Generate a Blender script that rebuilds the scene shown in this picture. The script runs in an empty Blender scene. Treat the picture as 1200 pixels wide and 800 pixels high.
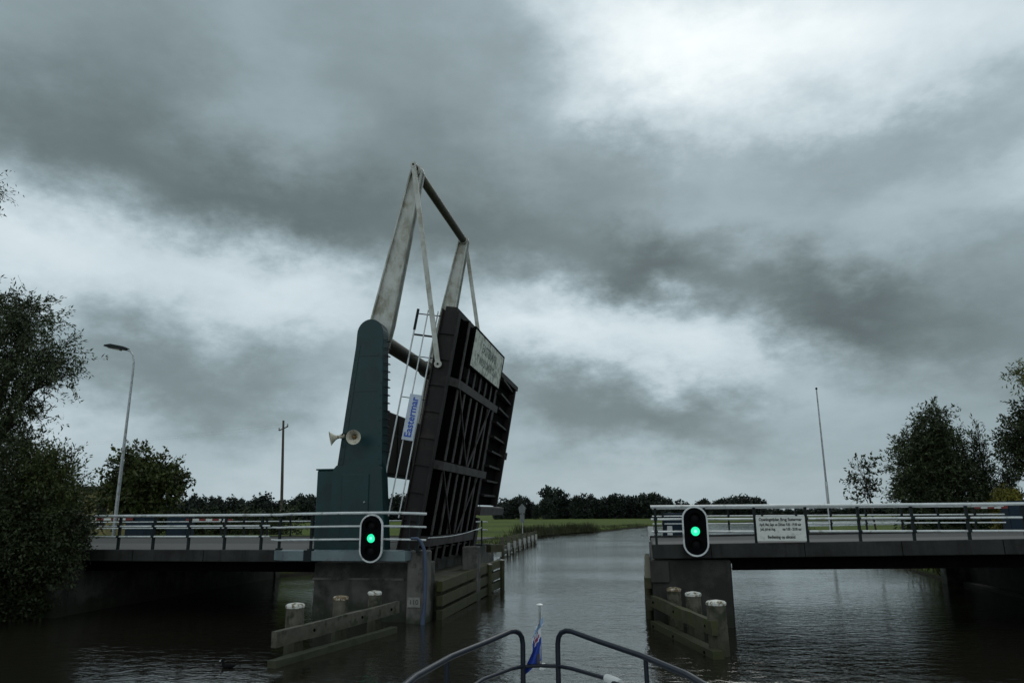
import bpy, math, random
import numpy as np
from mathutils import Matrix, Vector
random.seed(7)
S = bpy.context.scene
COL = S.collection
R = math.radians

# ------------------------------------------------------------------ camera
HE = 3.2
F_PX = 850.0
TH = math.atan(200 / F_PX); PH = R(10.06); ROLL = R(0.4)
fw = Vector((-math.sin(PH) * math.cos(TH), math.cos(PH) * math.cos(TH), math.sin(TH)))
rt = Vector((math.cos(PH), math.sin(PH), 0)); up = rt.cross(fw)
r2 = math.cos(ROLL) * rt - math.sin(ROLL) * up
u2 = math.sin(ROLL) * rt + math.cos(ROLL) * up
cd = bpy.data.cameras.new('camera'); cam = bpy.data.objects.new('camera', cd); COL.objects.link(cam)
cd.sensor_width = 36; cd.lens = F_PX / 1200 * 36; cd.clip_start = 0.1; cd.clip_end = 6000
m = Matrix.Identity(4)
for i in range(3):
    m[i][0] = r2[i]; m[i][1] = u2[i]; m[i][2] = -fw[i]
m[2][3] = HE
cam.matrix_world = m
S.camera = cam

# ------------------------------------------------------------------ colour management
S.view_settings.view_transform = 'Standard'; S.view_settings.look = 'None'
S.view_settings.exposure = 0.22; S.view_settings.gamma = 1.0
S.render.engine = 'CYCLES'
S.cycles.max_bounces = 6; S.cycles.use_denoising = True

# ------------------------------------------------------------------ world (overcast sky with broken cloud)
def lin(v):
    v = v / 255.0
    return v / 12.92 if v <= .04045 else ((v + .055) / 1.055) ** 2.4
AZ_SUN, EL_SUN = R(6), R(40)
W = bpy.data.worlds.new('World'); S.world = W; W.use_nodes = True
nt = W.node_tree; nt.nodes.clear()
def N(t, **k):
    n = nt.nodes.new(t)
    for a, b in k.items(): setattr(n, a, b)
    return n
def setin(n, i, v):
    if isinstance(v, bpy.types.NodeSocket): nt.links.new(v, n.inputs[i])
    else: n.inputs[i].default_value = v
def MA(op, a, b=0.0, c=None, clamp=False):
    n = N('ShaderNodeMath', operation=op, use_clamp=clamp)
    setin(n, 0, a); setin(n, 1, b)
    if c is not None: setin(n, 2, c)
    return n.outputs[0]
def VM(op, a, b=None, out=0):
    n = N('ShaderNodeVectorMath', operation=op); setin(n, 0, a)
    if b is not None: setin(n, 1, b)
    return n.outputs[out]
def smooth(v, a, b, lo=0.0, hi=1.0):
    n = N('ShaderNodeMapRange', interpolation_type='SMOOTHSTEP'); setin(n, 0, v)
    n.inputs[1].default_value = a; n.inputs[2].default_value = b; n.inputs[3].default_value = lo; n.inputs[4].default_value = hi
    return n.outputs[0]
tc = N('ShaderNodeTexCoord').outputs['Generated']
sp = N('ShaderNodeSeparateXYZ'); setin(sp, 0, tc)
el = MA('MULTIPLY', MA('ARCSINE', MA('MINIMUM', MA('MAXIMUM', sp.outputs[2], -1.0), 1.0)), 57.2958)
az = MA('MULTIPLY', MA('ARCTAN2', sp.outputs[0], sp.outputs[1]), 57.2958)
# cloud-deck coordinates (clouds flatten towards the horizon)
zz = MA('ADD', MA('ABSOLUTE', sp.outputs[2]), .30)
cb = N('ShaderNodeCombineXYZ'); setin(cb, 0, MA('DIVIDE', sp.outputs[0], zz)); setin(cb, 1, MA('DIVIDE', sp.outputs[1], zz)); setin(cb, 2, 3.3)
deck = cb.outputs[0]
def noise(vec, scale, detail=6, rough=.55, lac=2.0, dist=0.0, col=False):
    n = N('ShaderNodeTexNoise'); setin(n, 'Vector', vec); n.inputs['Scale'].default_value = scale
    n.inputs['Detail'].default_value = detail; n.inputs['Roughness'].default_value = rough
    n.inputs['Lacunarity'].default_value = lac; n.inputs['Distortion'].default_value = dist
    return n.outputs['Color' if col else 'Fac']
wn = noise(deck, 6.5, 9, .54, col=True)
ws = N('ShaderNodeSeparateColor'); setin(ws, 0, wn)
w2 = N('ShaderNodeSeparateColor'); setin(w2, 0, noise(VM('MULTIPLY', tc, (9.0, 9.0, 15.0)), 1.0, 9, .62, col=True))   # billowing edges
waz = MA('ADD', az, MA('ADD', MA('MULTIPLY', MA('SUBTRACT', ws.outputs[0], .5), 4.0), MA('MULTIPLY', MA('SUBTRACT', w2.outputs[0], .5), 11.0)))
wel = MA('ADD', el, MA('ADD', MA('MULTIPLY', MA('SUBTRACT', ws.outputs[1], .5), 3.0), MA('MULTIPLY', MA('SUBTRACT', w2.outputs[1], .5), 8.0)))
pc = N('ShaderNodeCombineXYZ'); setin(pc, 0, waz); setin(pc, 1, wel); P = pc.outputs[0]
# broad cloud luminance in the mapped part of the sky: Gaussian lobes on a grid of azimuth and elevation (degrees)
BASE = 0.33; SA, SE = 4.6, 2.7
LOBE_AZ = np.linspace(-50, 31, 14)
LOBES = {  # elevation: lobe weights from west to east
    0: [0.012, 0.027, 0.002, 0.043, 0.037, 0.003, 0.030, 0.010, -0.005, -0.003, 0.024, 0.051, 0.033, 0.009],
    3.5: [-0.021, 0.028, 0.028, 0.057, 0.048, -0.045, -0.002, 0.028, 0.104, 0.056, -0.010, -0.067, -0.007, 0.014],
    7: [0.035, 0.129, 0.053, -0.121, 0.077, 0.097, 0.054, -0.005, -0.115, -0.199, 0.061, 0.057, 0.000, -0.022],
    10.5: [0.093, -0.059, -0.114, -0.016, -0.060, 0.062, -0.111, -0.170, -0.002, 0.203, 0.063, -0.079, -0.061, -0.032],
    14: [0.059, 0.007, -0.022, 0.087, -0.007, 0.000, 0.152, 0.342, 0.190, 0.218, -0.219, -0.062, 0.007, 0.026],
    17.5: [0.141, 0.226, 0.132, 0.162, 0.236, -0.002, -0.010, -0.009, -0.275, -0.142, -0.072, 0.100, -0.090, -0.028],
    21: [0.021, 0.020, -0.119, -0.114, -0.124, -0.079, -0.073, -0.068, 0.044, 0.097, 0.042, 0.023, 0.082, 0.182],
    25: [-0.072, -0.091, -0.031, -0.030, -0.039, -0.015, -0.051, 0.010, -0.056, -0.022, -0.056, -0.057, -0.073, -0.040],
    29: [0.005, -0.032, -0.062, 0.046, -0.016, -0.052, -0.035, 0.057, -0.106, 0.177, 0.101, 0.154, 0.095, 0.116],
    33.5: [-0.015, -0.021, -0.054, 0.031, -0.044, 0.006, -0.021, -0.022, 0.241, 0.259, 0.288, 0.182, 0.162, 0.092],
    38: [0.004, 0.017, 0.011, -0.002, -0.026, -0.004, 0.013, 0.011, 0.316, 0.110, 0.126, 0.089, 0.028, 0.004],}
scl = VM('MULTIPLY', P, (1 / SA, 1 / SE, 0))
acc = None
for e, row in LOBES.items():
    for a, w in zip(LOBE_AZ, row):
        if abs(w) < .012: continue
        d = VM('DISTANCE', scl, (a / SA, e / SE, 0), out=1)
        g = MA('POWER', math.exp(-.5), MA('MULTIPLY', d, d))
        acc = MA('MULTIPLY', g, float(w)) if acc is None else MA('MULTIPLY_ADD', g, float(w), acc)
base = MA('ADD', MA('ADD', BASE, smooth(el, 40, 75, 0, .22)), smooth(sp.outputs[1], .15, -.7, 0, .36))
L = MA('MAXIMUM', MA('ADD', base, acc), .10)
L = MA('MULTIPLY', MA('POWER', MA('DIVIDE', L, .34), 1.16), .34)   # contrast between thin and thick cloud
fn = MA('SUBTRACT', noise(VM('MULTIPLY', tc, (7.0, 7.0, 16.0)), 1.0, 10, .58, dist=.2), .5)
fn2 = MA('SUBTRACT', noise(deck, 1.1, 7, .55), .5)
L = MA('MULTIPLY', L, MA('ADD', 1.0, MA('ADD', MA('MULTIPLY', fn, .36), MA('MULTIPLY', fn2, .06))))
Ls = MA('SUBTRACT', L, .52)   # thick cloud never gets brighter than this: soft shoulder
L = MA('SUBTRACT', L, MA('MULTIPLY', MA('MAXIMUM', Ls, 0.0), .42))
tint = N('ShaderNodeValToRGB'); setin(tint, 0, L)
tr = tint.color_ramp.elements
tr[0].position = .17; tr[0].color = (.765, .99, 1.03, 1); tr[1].position = .95; tr[1].color = (.97, 1, 1, 1)
x_ = tr.new(.34); x_.color = (.775, .985, 1.07, 1); x_ = tr.new(.62); x_.color = (.86, 1.0, 1.06, 1)
cl = VM('SCALE', tint.outputs[0]); nt.nodes[-1].inputs['Scale'].default_value = 1
setin(nt.nodes[-1], 'Scale', MA('MULTIPLY', L, 10.0))
sky = N('ShaderNodeTexSky', sky_type='NISHITA'); sky.sun_disc = False
sky.sun_elevation = EL_SUN; sky.sun_rotation = AZ_SUN
mx = N('ShaderNodeMix', data_type='RGBA'); mx.inputs[0].default_value = .985
nt.links.new(sky.outputs[0], mx.inputs[6]); nt.links.new(cl, mx.inputs[7])
bg = N('ShaderNodeBackground'); bg.inputs['Strength'].default_value = .1
nt.links.new(mx.outputs[2], bg.inputs[0])
out = N('ShaderNodeOutputWorld'); nt.links.new(bg.outputs[0], out.inputs[0])
# sun behind the bright break in the clouds, ahead of the boat
sl = bpy.data.lights.new('sun', 'SUN'); sl.energy = .5; sl.angle = R(25); sl.color = (1, .96, .9)
so = bpy.data.objects.new('sun', sl); COL.objects.link(so)
sd = Vector((math.sin(AZ_SUN) * math.cos(EL_SUN), math.cos(AZ_SUN) * math.cos(EL_SUN), math.sin(EL_SUN)))
so.rotation_euler = (-sd).to_track_quat('-Z', 'Y').to_euler()

# ------------------------------------------------------------------ materials
def mat(name, base, rough=.7, var=.35, scale=3.0, bump=.0, bscale=30., metal=0.0, spec=.4, stain=None, moss=None, streak=None, emit=None):
    """base colour varied by fractal noise; optional stain (colour, amount, scale), moss (colour, z0, z1 world height), streak"""
    global nt
    M = bpy.data.materials.new(name); M.use_nodes = True; old = nt; nt = M.node_tree
    b = nt.nodes['Principled BSDF']
    b.inputs['Roughness'].default_value = rough; b.inputs['Metallic'].default_value = metal
    b.inputs['Specular IOR Level'].default_value = spec
    tco = N('ShaderNodeTexCoord').outputs['Object']
    geo = N('ShaderNodeNewGeometry').outputs['Position']
    n1 = noise(geo, scale, 7, .62)
    mr = N('ShaderNodeMapRange'); setin(mr, 0, n1); mr.inputs[1].default_value = .28; mr.inputs[2].default_value = .72
    mr.inputs[3].default_value = 1 - var; mr.inputs[4].default_value = 1 + var
    c = VM('SCALE', (base[0], base[1], base[2])); setin(nt.nodes[-1], 'Scale', mr.outputs[0])
    def mixc(c, col, fac):
        mm = N('ShaderNodeMix', data_type='RGBA'); setin(mm, 0, fac); setin(mm, 6, c); mm.inputs[7].default_value = (*col, 1)
        return mm.outputs[2]
    if stain:
        c = mixc(c, stain[0], smooth(noise(geo, stain[2], 8, .65), .62 - stain[1] * .3, .72 - stain[1] * .2))
    if streak:   # long narrow vertical runs of dirt
        sv = VM('MULTIPLY', geo, streak[2]); c = mixc(c, streak[0], MA('MULTIPLY', smooth(noise(sv, 1.0, 6, .6), .45, .72), streak[1]))
    if moss:
        sz = N('ShaderNodeSeparateXYZ'); setin(sz, 0, geo)
        hz = MA('ADD', sz.outputs[2], MA('MULTIPLY', MA('SUBTRACT', noise(geo, 2.5, 6, .6), .5), 1.2))
        c = mixc(c, moss[0], MA('MULTIPLY', smooth(hz, moss[2], moss[1]), moss[3] if len(moss) > 3 else .85))
    nt.links.new(c, b.inputs['Base Color'])
    if bump:
        bp = N('ShaderNodeBump'); bp.inputs['Strength'].default_value = bump; bp.inputs['Distance'].default_value = .02
        setin(bp, 'Height', noise(geo, bscale, 6, .6)); nt.links.new(bp.outputs[0], b.inputs['Normal'])
    rv = MA('ADD', rough - .12, MA('MULTIPLY', n1, .24)); nt.links.new(rv, b.inputs['Roughness'])
    if emit:
        b.inputs['Emission Color'].default_value = (*emit[0], 1); b.inputs['Emission Strength'].default_value = emit[1]
    nt = old
    return M
MOSS = (.035, .045, .008)
concrete = mat('weathered_concrete', (.066, .066, .058), .85, .4, 1.3, .35, 22, stain=((.026, .026, .021), .6, .9), streak=((.014, .015, .012), .7, (3.0, 3.0, .35)), moss=((.014, .018, .008), .1, .75))
concrete_dark = mat('dark_concrete', (.034, .034, .029), .85, .4, 1.3, .35, 22, stain=((.016, .016, .013), .6, .9), streak=((.012, .013, .011), .7, (3.0, 3.0, .35)), moss=((.012, .015, .007), .1, .75))  # darker tone of the plain concrete, for right pier and abutment
concrete_moss = mat('mossy_concrete', (.066, .062, .048), .85, .4, 1.3, .4, 22, stain=((.036, .040, .012), .75, 1.1), streak=((.022, .022, .014), .6, (3.0, 3.0, .4)), moss=((.018, .022, .007), .1, .8))
concrete_pale = mat('pale_concrete', (.115, .112, .10), .85, .35, 1.5, .3, 25, stain=((.03, .03, .025), .5, 1.2), streak=((.028, .028, .023), .7, (3, 3, .3)), moss=((.02, .025, .01), .0, .5))
fascia = mat('dark_fascia', (.022, .023, .021), .8, .5, 1.1, .4, 20, stain=((.010, .010, .009), .5, .8), streak=((.007, .007, .006), .85, (5, 5, .5)))
asphalt = mat('asphalt', (.035, .034, .033), .85, .2, 2, .2, 60)
walk = mat('bridge_deck_surface', (.066, .063, .060), .8, .22, 2.0, .2, 50)
steel_dark = mat('dark_brown_bridge_steel', (.011, .0088, .0088), .6, .4, 2.5, .15, 18, spec=.25, stain=((.024, .019, .017), .35, 1.6))
steel_black = mat('black_and_shaded_steel', (.004, .0035, .0035), .85, .4, 2.5, .12, 18, spec=.03)  # also paints in depth shade on stringer webs and deck plate of the leaf
flange_m = mat('stringer_paint', (.052, .046, .045), .6, .35, 2.5, .1, 20, spec=.25, stain=((.024, .018, .016), .4, 2.2))
green_m = mat('dark_green_paint', (.003, .031, .034), .42, .28, .9, .05, 14, spec=.35, stain=((.003, .021, .024), .4, 1.3), streak=((.009, .022, .025), .5, (2.5, 2.5, .25)))
white_arm = mat('dirty_white_paint', (.44, .455, .42), .5, .16, 1.2, .08, 10, stain=((.26, .25, .20), .5, 1.1), streak=((.17, .16, .11), .7, (3.2, 3.2, 1.2)))
white_m = mat('white_paint', (.62, .64, .62), .4, .14, 3, stain=((.38, .38, .35), .2, 3))
rail_m = mat('pale_rail_paint', (.55, .58, .58), .4, .18, 2.5, stain=((.3, .31, .29), .25, 3))
post_m = mat('dark_post_paint', (.009, .014, .015), .6, .3, 3, spec=.2)
galv = mat('galvanised_steel', (.33, .35, .36), .42, .2, 5, metal=.6, stain=((.2, .2, .19), .3, 4))
marker_m = mat('worn_white_boards', (.30, .31, .29), .6, .25, 3)
sign_blue = mat('bluish_white_plate', (.44, .50, .58), .45, .12, 4)
dirty_plate = mat('dirty_white_plate', (.20, .20, .18), .6, .3, 6)
sign_grey = mat('grey_sign_back', (.13, .14, .14), .5, .2, 4)
tube_m = mat('mossy_dark_tube', (.045, .042, .028), .6, .4, 1.8, .1, 20, stain=((.07, .07, .03), .4, 1.5))
cw_m = mat('counterweight_paint', (.050, .046, .045), .7, .22, 1.1, .1, 15, spec=.2)
timber = mat('grey_fender_timber', (.085, .079, .060), .85, .4, 4, .5, 26, stain=((.026, .029, .014), .45, 2.5), moss=((.022, .026, .008), .0, .8, .75))
timber_moss = mat('mossy_timber', (.052, .048, .028), .85, .45, 3, .5, 26, stain=((.046, .050, .014), .6, 1.8), moss=((.026, .030, .010), .0, .9, .7))
cap_white = mat('worn_white_cap', (.60, .60, .55), .7, .25, 9, .3, 40, stain=((.13, .10, .05), .55, 9))
cap_rust = mat('rust_stained_cap', (.55, .52, .44), .7, .3, 9, .3, 40, stain=((.13, .085, .04), 1.0, 11))
plate_blue = mat('blue_grey_plate', (.12, .16, .17), .5, .2, 1.6, stain=((.09, .11, .12), .4, 1.5))
board_m = mat('painted_board', (.58, .60, .56), .5, .1, 4, stain=((.40, .42, .36), .35, 5))
name_m = mat('weathered_name_board', (.64, .66, .59), .55, .15, 3, stain=((.30, .32, .26), .55, 3.5))
ink = mat('black_print', (.02, .02, .022), .6, .2, 6)
ink_faded = mat('faded_print', (.12, .14, .12), .6, .35, 14, stain=((.36, .38, .34), .25, 9))
ink_blue = mat('blue_print', (.012, .07, .38), .5, .1, 6)
blue_cab = mat('dark_blue_paint', (.007, .020, .034), .5, .2, 3, spec=.2)
pipe_m = mat('blue_grey_pipe', (.045, .065, .11), .5, .2, 3)
red_m = mat('red_paint', (.18, .025, .022), .5, .2, 5)
black_m = mat('black_panel', (.003, .003, .0035), .8, .2, 5, spec=.05)
lens_off = mat('unlit_lens', (.005, .005, .006), .5, .1, 5, spec=.1)
lens_on = mat('lit_green_lens', (.02, .3, .18), .3, .05, 5, emit=((.02, .88, .40), 1.0))
lens_core = mat('lamp_core', (.3, .6, .5), .3, .05, 5, emit=((.20, 1.0, .64), 1.0))
horn_m = mat('ivory_horn', (.50, .47, .38), .5, .15, 6, stain=((.22, .19, .12), .3, 8))
copper = mat('brown_driver', (.16, .09, .03), .5, .2, 9)
wood_pole = mat('pole_timber', (.06, .048, .036), .8, .3, 4, .3, 30)
boat_rail = mat('navy_rail_paint', (.007, .011, .020), .4, .2, 6, spec=.3)
boat_white = mat('boat_white', (.55, .56, .55), .35, .08, 3)
bark = mat('bark', (.03, .025, .018), .9, .35, 6, .5, 20)
brick_m = mat('house_render', (.20, .17, .07), .85, .2, 2)
roof_m = mat('house_roof', (.03, .03, .03), .7, .2, 2)
def leafmat(name, c, var=.75, sc=1.0): return mat(name, c, .6, var, sc, spec=.25)
leaf_willow = leafmat('willow_leaves', (.040, .054, .022))
leaf_dark = leafmat('dark_leaves', (.027, .037, .013))
leaf_mid = leafmat('mid_green_leaves', (.042, .054, .014))
leaf_con = leafmat('conifer_leaves', (.024, .036, .013))
leaf_yel = leafmat('yellow_green_leaves', (.11, .10, .015))
leaf_far = leafmat('far_leaves', (.020, .030, .021), .45, .06)
leaf_frond = leafmat('light_leaves', (.085, .095, .03))
reed_m = leafmat('reeds', (.034, .038, .013), .5, .8)
coot_m = mat('sooty_feathers', (.005, .005, .006), .8, .3, 20, spec=.08)

def ground_mat():
    global nt
    M = bpy.data.materials.new('meadow_grass'); M.use_nodes = True; old = nt; nt = M.node_tree
    b = nt.nodes['Principled BSDF']; b.inputs['Roughness'].default_value = .95; b.inputs['Specular IOR Level'].default_value = .1
    geo = N('ShaderNodeNewGeometry').outputs['Position']
    sv = VM('MULTIPLY', geo, (.02, .055, .02))
    r = N('ShaderNodeValToRGB'); setin(r, 0, noise(sv, 1.0, 8, .65))
    e = r.color_ramp.elements; e[0].position = .33; e[0].color = (.042, .058, .011, 1); e[1].position = .7; e[1].color = (.088, .118, .020, 1)
    x = e.new(.5); x.color = (.066, .092, .015, 1)
    mm = N('ShaderNodeMix', data_type='RGBA'); setin(mm, 0, smooth(noise(geo, .9, 7, .65), .5, .75)); setin(mm, 6, r.outputs[0]); mm.inputs[7].default_value = (.020, .024, .009, 1)
    sz = N('ShaderNodeSeparateXYZ'); setin(sz, 0, geo)
    m2 = N('ShaderNodeMix', data_type='RGBA'); setin(m2, 0, smooth(sz.outputs[2], .35, .02)); setin(m2, 6, mm.outputs[2]); m2.inputs[7].default_value = (.014, .013, .009, 1)
    nt.links.new(m2.outputs[2], b.inputs['Base Color'])
    bp = N('ShaderNodeBump'); bp.inputs['Strength'].default_value = .6; bp.inputs['Distance'].default_value = .15
    setin(bp, 'Height', noise(geo, 2.5, 6, .7)); nt.links.new(bp.outputs[0], b.inputs['Normal'])
    nt = old
    return M
def water_mat():
    global nt
    M = bpy.data.materials.new('canal_water'); M.use_nodes = True; old = nt; nt = M.node_tree
    b = nt.nodes['Principled BSDF']; b.inputs['Roughness'].default_value = .05; b.inputs['IOR'].default_value = 1.62
    b.inputs['Base Color'].default_value = (.014, .013, .009, 1); b.inputs['Specular IOR Level'].default_value = .5
    geo = N('ShaderNodeNewGeometry').outputs['Position']
    a = noise(VM('MULTIPLY', geo, (1.9, 3.0, 1)), 1.0, 4, .55, dist=.8)
    c = noise(VM('MULTIPLY', geo, (.5, .8, 1)), 1.0, 3, .5, dist=.4)
    f = noise(VM('MULTIPLY', geo, (6, 9, 1)), 1.0, 3, .55, dist=.5)
    calm = smooth(noise(VM('MULTIPLY', geo, (.05, .11, 1)), 1.0, 4, .5), .36, .64, .55, 1.5)
    h = MA('ADD', MA('ADD', MA('MULTIPLY', a, .021), MA('MULTIPLY', c, .005)), MA('MULTIPLY', f, .0075))
    h = MA('MULTIPLY', h, calm)
    bp = N('ShaderNodeBump'); bp.inputs['Strength'].default_value = 1.0; bp.inputs['Distance'].default_value = 1.0
    setin(bp, 'Height', h); nt.links.new(bp.outputs[0], b.inputs['Normal'])
    nt = old
    return M
grass_ground = ground_mat(); water = water_mat()

# ------------------------------------------------------------------ mesh helpers
RM = {}   # root object -> world matrix at build time
class MB:
    def __init__(s): s.v = []; s.f = []
    def add(s, vs, fs):
        o = len(s.v); s.v += [tuple(p) for p in vs]; s.f += [tuple(i + o for i in f) for f in fs]; return s
    def box(s, x0, y0, z0, x1, y1, z1, c=0.0):
        """axis box with small chamfer on its four long-axis-free edges (c)"""
        if c <= 0:
            vs = [(x, y, z) for z in (z0, z1) for y in (y0, y1) for x in (x0, x1)]
            return s.add(vs, [(0, 2, 3, 1), (4, 5, 7, 6), (0, 1, 5, 4), (2, 6, 7, 3), (0, 4, 6, 2), (1, 3, 7, 5)])
        def ring(z, k):
            a, b, cc, d = x0 + k, x1 - k, y0 + k, y1 - k
            q = c
            return [(a + q, cc, z), (b - q, cc, z), (b, cc + q, z), (b, d - q, z), (b - q, d, z), (a + q, d, z), (a, d - q, z), (a, cc + q, z)]
        rings = [ring(z0, c * .7), ring(z0 + c, 0), ring(z1 - c, 0), ring(z1, c * .7)]
        vs = [p for r_ in rings for p in r_]; fs = [tuple(reversed(range(8)))]
        for k in range(3):
            for i in range(8): fs.append((k * 8 + i, k * 8 + (i + 1) % 8, k * 8 + 8 + (i + 1) % 8, k * 8 + 8 + i))
        fs.append(tuple(range(24, 32)))
        return s.add(vs, fs)
    def bar(s, a, b, w, h, upv=(0, 0, 1)):
        a = Vector(a); b = Vector(b); d = (b - a).normalized(); u = Vector(upv)
        if abs(d.dot(u)) > .98: u = Vector((1, 0, 0))
        x = d.cross(u).normalized(); y = x.cross(d).normalized()
        vs = [p + x * (i * w / 2) + y * (j * h / 2) for p in (a, b) for (i, j) in ((-1, -1), (1, -1), (1, 1), (-1, 1))]
        return s.add(vs, [(3, 2, 1, 0), (4, 5, 6, 7), (0, 1, 5, 4), (1, 2, 6, 5), (2, 3, 7, 6), (3, 0, 4, 7)])
    def tube(s, pts, r, n=8, cap=True):
        pts = [Vector(p) for p in pts]; rs = r if isinstance(r, (list, tuple)) else [r] * len(pts)
        vs = []; prev = None
        for i, p in enumerate(pts):
            d = (pts[min(i + 1, len(pts) - 1)] - pts[max(i - 1, 0)]).normalized()
            if prev is None:
                u = Vector((0, 0, 1)) if abs(d.z) < .9 else Vector((0, 1, 0))
                x = d.cross(u).normalized()
            else: x = (prev - d * prev.dot(d)).normalized()
            prev = x; y = d.cross(x)
            for k in range(n):
                a = 2 * math.pi * k / n
                vs.append(p + (x * math.cos(a) + y * math.sin(a)) * rs[i])
        fs = []
        for i in range(len(pts) - 1):
            for k in range(n): fs.append((i * n + k, i * n + (k + 1) % n, (i + 1) * n + (k + 1) % n, (i + 1) * n + k))
        if cap: fs += [tuple(reversed(range(n))), tuple(range((len(pts) - 1) * n, len(pts) * n))]
        return s.add(vs, fs)
    def prism(s, poly, axis, a0, a1):
        """poly: 2D outline; axis 'y' -> (x,z) outline extruded in y; 'x' -> (y,z); 'z' -> (x,y)"""
        n = len(poly)
        def P3(p, a): return {'y': (p[0], a, p[1]), 'x': (a, p[0], p[1]), 'z': (p[0], p[1], a)}[axis]
        vs = [P3(p, a0) for p in poly] + [P3(p, a1) for p in poly]
        fs = [tuple(range(n)), tuple(reversed(range(n, 2 * n)))] + [(i, i + n, (i + 1) % n + n, (i + 1) % n) for i in range(n)]
        return s.add(vs, fs)
    def lathe(s, prof, base, axis, n=16):
        """prof: list of (r, t) along axis direction"""
        base = Vector(base); d = Vector(axis).normalized(); u = Vector((0, 0, 1)) if abs(d.z) < .9 else Vector((1, 0, 0))
        x = d.cross(u).normalized(); y = d.cross(x); vs = []
        for r_, t in prof:
            for k in range(n):
                a = 2 * math.pi * k / n
                vs.append(base + d * t + (x * math.cos(a) + y * math.sin(a)) * max(r_, 1e-4))
        fs = []
        for i in range(len(prof) - 1):
            for k in range(n): fs.append((i * n + k, i * n + (k + 1) % n, (i + 1) * n + (k + 1) % n, (i + 1) * n + k))
        fs += [tuple(reversed(range(n))), tuple(range((len(prof) - 1) * n, len(prof) * n))]
        return s.add(vs, fs)
    def build(s, name, material, parent=None, world=False, smooth_=False, label=None):
        me = bpy.data.meshes.new(name)
        vs = s.v
        if world and parent is not None:
            Mi = wm(parent).inverted(); vs = [tuple(Mi @ Vector(p)) for p in vs]
        me.from_pydata(vs, [], s.f); me.materials.append(material)
        import bmesh
        bm = bmesh.new(); bm.from_mesh(me); bmesh.ops.recalc_face_normals(bm, faces=bm.faces); bm.to_mesh(me); bm.free()
        if smooth_: sm(me)
        o = bpy.data.objects.new(name, me); COL.objects.link(o)
        if parent is not None: o.parent = parent
        if label: o['label'] = label
        RM[o] = Matrix.Identity(4)
        return o
def sm(me, ang=40):
    me.polygons.foreach_set('use_smooth', [True] * len(me.polygons))
    try: me.set_sharp_from_angle(angle=R(ang))
    except Exception: pass
def wm(o):
    M = RM[o].copy()
    while o.parent is not None: o = o.parent; M = RM[o] @ M
    return M
def tag(o, label, cat, group=None):
    o['label'] = label; o['category'] = cat
    if group: o['group'] = group
    return o
def thing(name, label, cat, loc=(0, 0, 0), rot=(0, 0, 0), group=None):
    o = bpy.data.objects.new(name, None); COL.objects.link(o); o.empty_display_size = .2
    o.location = loc; o.rotation_euler = rot
    from mathutils import Euler
    RM[o] = Matrix.Translation(loc) @ Euler(rot).to_matrix().to_4x4()
    return tag(o, label, cat, group)
def kind(o, k): o['kind'] = k; return o
def copy_tree(o, parent=None):
    c = o.copy(); COL.objects.link(c)
    if parent is not None: c.parent = parent
    for ch in list(o.children): copy_tree(ch, c)
    return c
def text(body, size, material, parent, M, name='lettering', align='CENTER', xs=1.0, ext=.002, space=1.0, bold=0.0):
    """flat lettering as a mesh; M: local matrix under parent (text x right, y up)"""
    cu = bpy.data.curves.new('lettering', 'FONT'); cu.body = body; cu.size = size; cu.align_x = align; cu.align_y = 'CENTER'
    cu.extrude = ext; cu.offset = bold; cu.space_character = space; cu.resolution_u = 3
    t = bpy.data.objects.new('lettering', cu); COL.objects.link(t)
    me = bpy.data.meshes.new_from_object(t.evaluated_get(bpy.context.evaluated_depsgraph_get()))
    bpy.data.objects.remove(t); bpy.data.curves.remove(cu)
    me.transform(M @ Matrix.Diagonal((xs, 1, 1, 1)))
    me.materials.clear(); me.materials.append(material)
    o = bpy.data.objects.new(name, me); COL.objects.link(o); o.parent = parent; RM[o] = Matrix.Identity(4)
    return o
def frame(origin, xaxis, yaxis):
    x = Vector(xaxis).normalized(); y = Vector(yaxis).normalized(); z = x.cross(y)
    M = Matrix.Identity(4)
    for i in range(3): M[i][0] = x[i]; M[i][1] = y[i]; M[i][2] = z[i]; M[i][3] = origin[i]
    return M

# ------------------------------------------------------------------ SETTING: ground and water
def interp(y, tab):
    ys = [t[0] for t in tab]; xs = [t[1] for t in tab]
    return np.interp(y, ys, xs)
LEFT = [(-60, -21.5), (20, -21.0), (22, -19.1), (35.5, -18.9), (37, -19.2), (48, -14.5), (60, -12.9), (80, -13.6), (101, -14.6), (112, -12.2), (122, -7.9), (140, -4.5), (162, .5), (200, 14), (235, 40), (300, 140), (1600, 1900)]
RIGHT = [(-60, 18), (20, 17), (22, 14.1), (35.5, 13.9), (37, 13.4), (60, 15), (100, 18), (125, 21.3), (136, 27.5), (160, 60), (200, 150), (300, 420), (1600, 2600)]
gx = np.unique(np.concatenate([np.linspace(-1500, -120, 14), np.linspace(-120, -45, 26), np.arange(-45, 40.1, .75), np.linspace(40, 140, 40), np.linspace(140, 2500, 20)]))
gy = np.unique(np.concatenate([np.linspace(-60, 10, 12), np.arange(10, 170, 1.0), np.linspace(170, 320, 60), np.linspace(320, 2600, 24)]))
X, Y = np.meshgrid(gx, gy)
dl = interp(Y, LEFT) - X; dr = X - interp(Y, RIGHT)
dd = np.maximum(dl, dr)
nz = np.sin(X * 1.7 + Y * .6) * np.sin(Y * 1.3 - X * .4) * .12 + np.sin(X * .31 + 1.3) * np.sin(Y * .23) * .12
dd = dd + nz * 1.5
plate = .50 + nz * .25
near = np.exp(-np.maximum(np.maximum(19 - Y, Y - 42), 0) ** 2 / 90.0)       # approach embankment
plate = plate + near * (1.97 - plate) * np.clip((np.maximum(dl, dr)) / 2.5, 0, 1)
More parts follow.
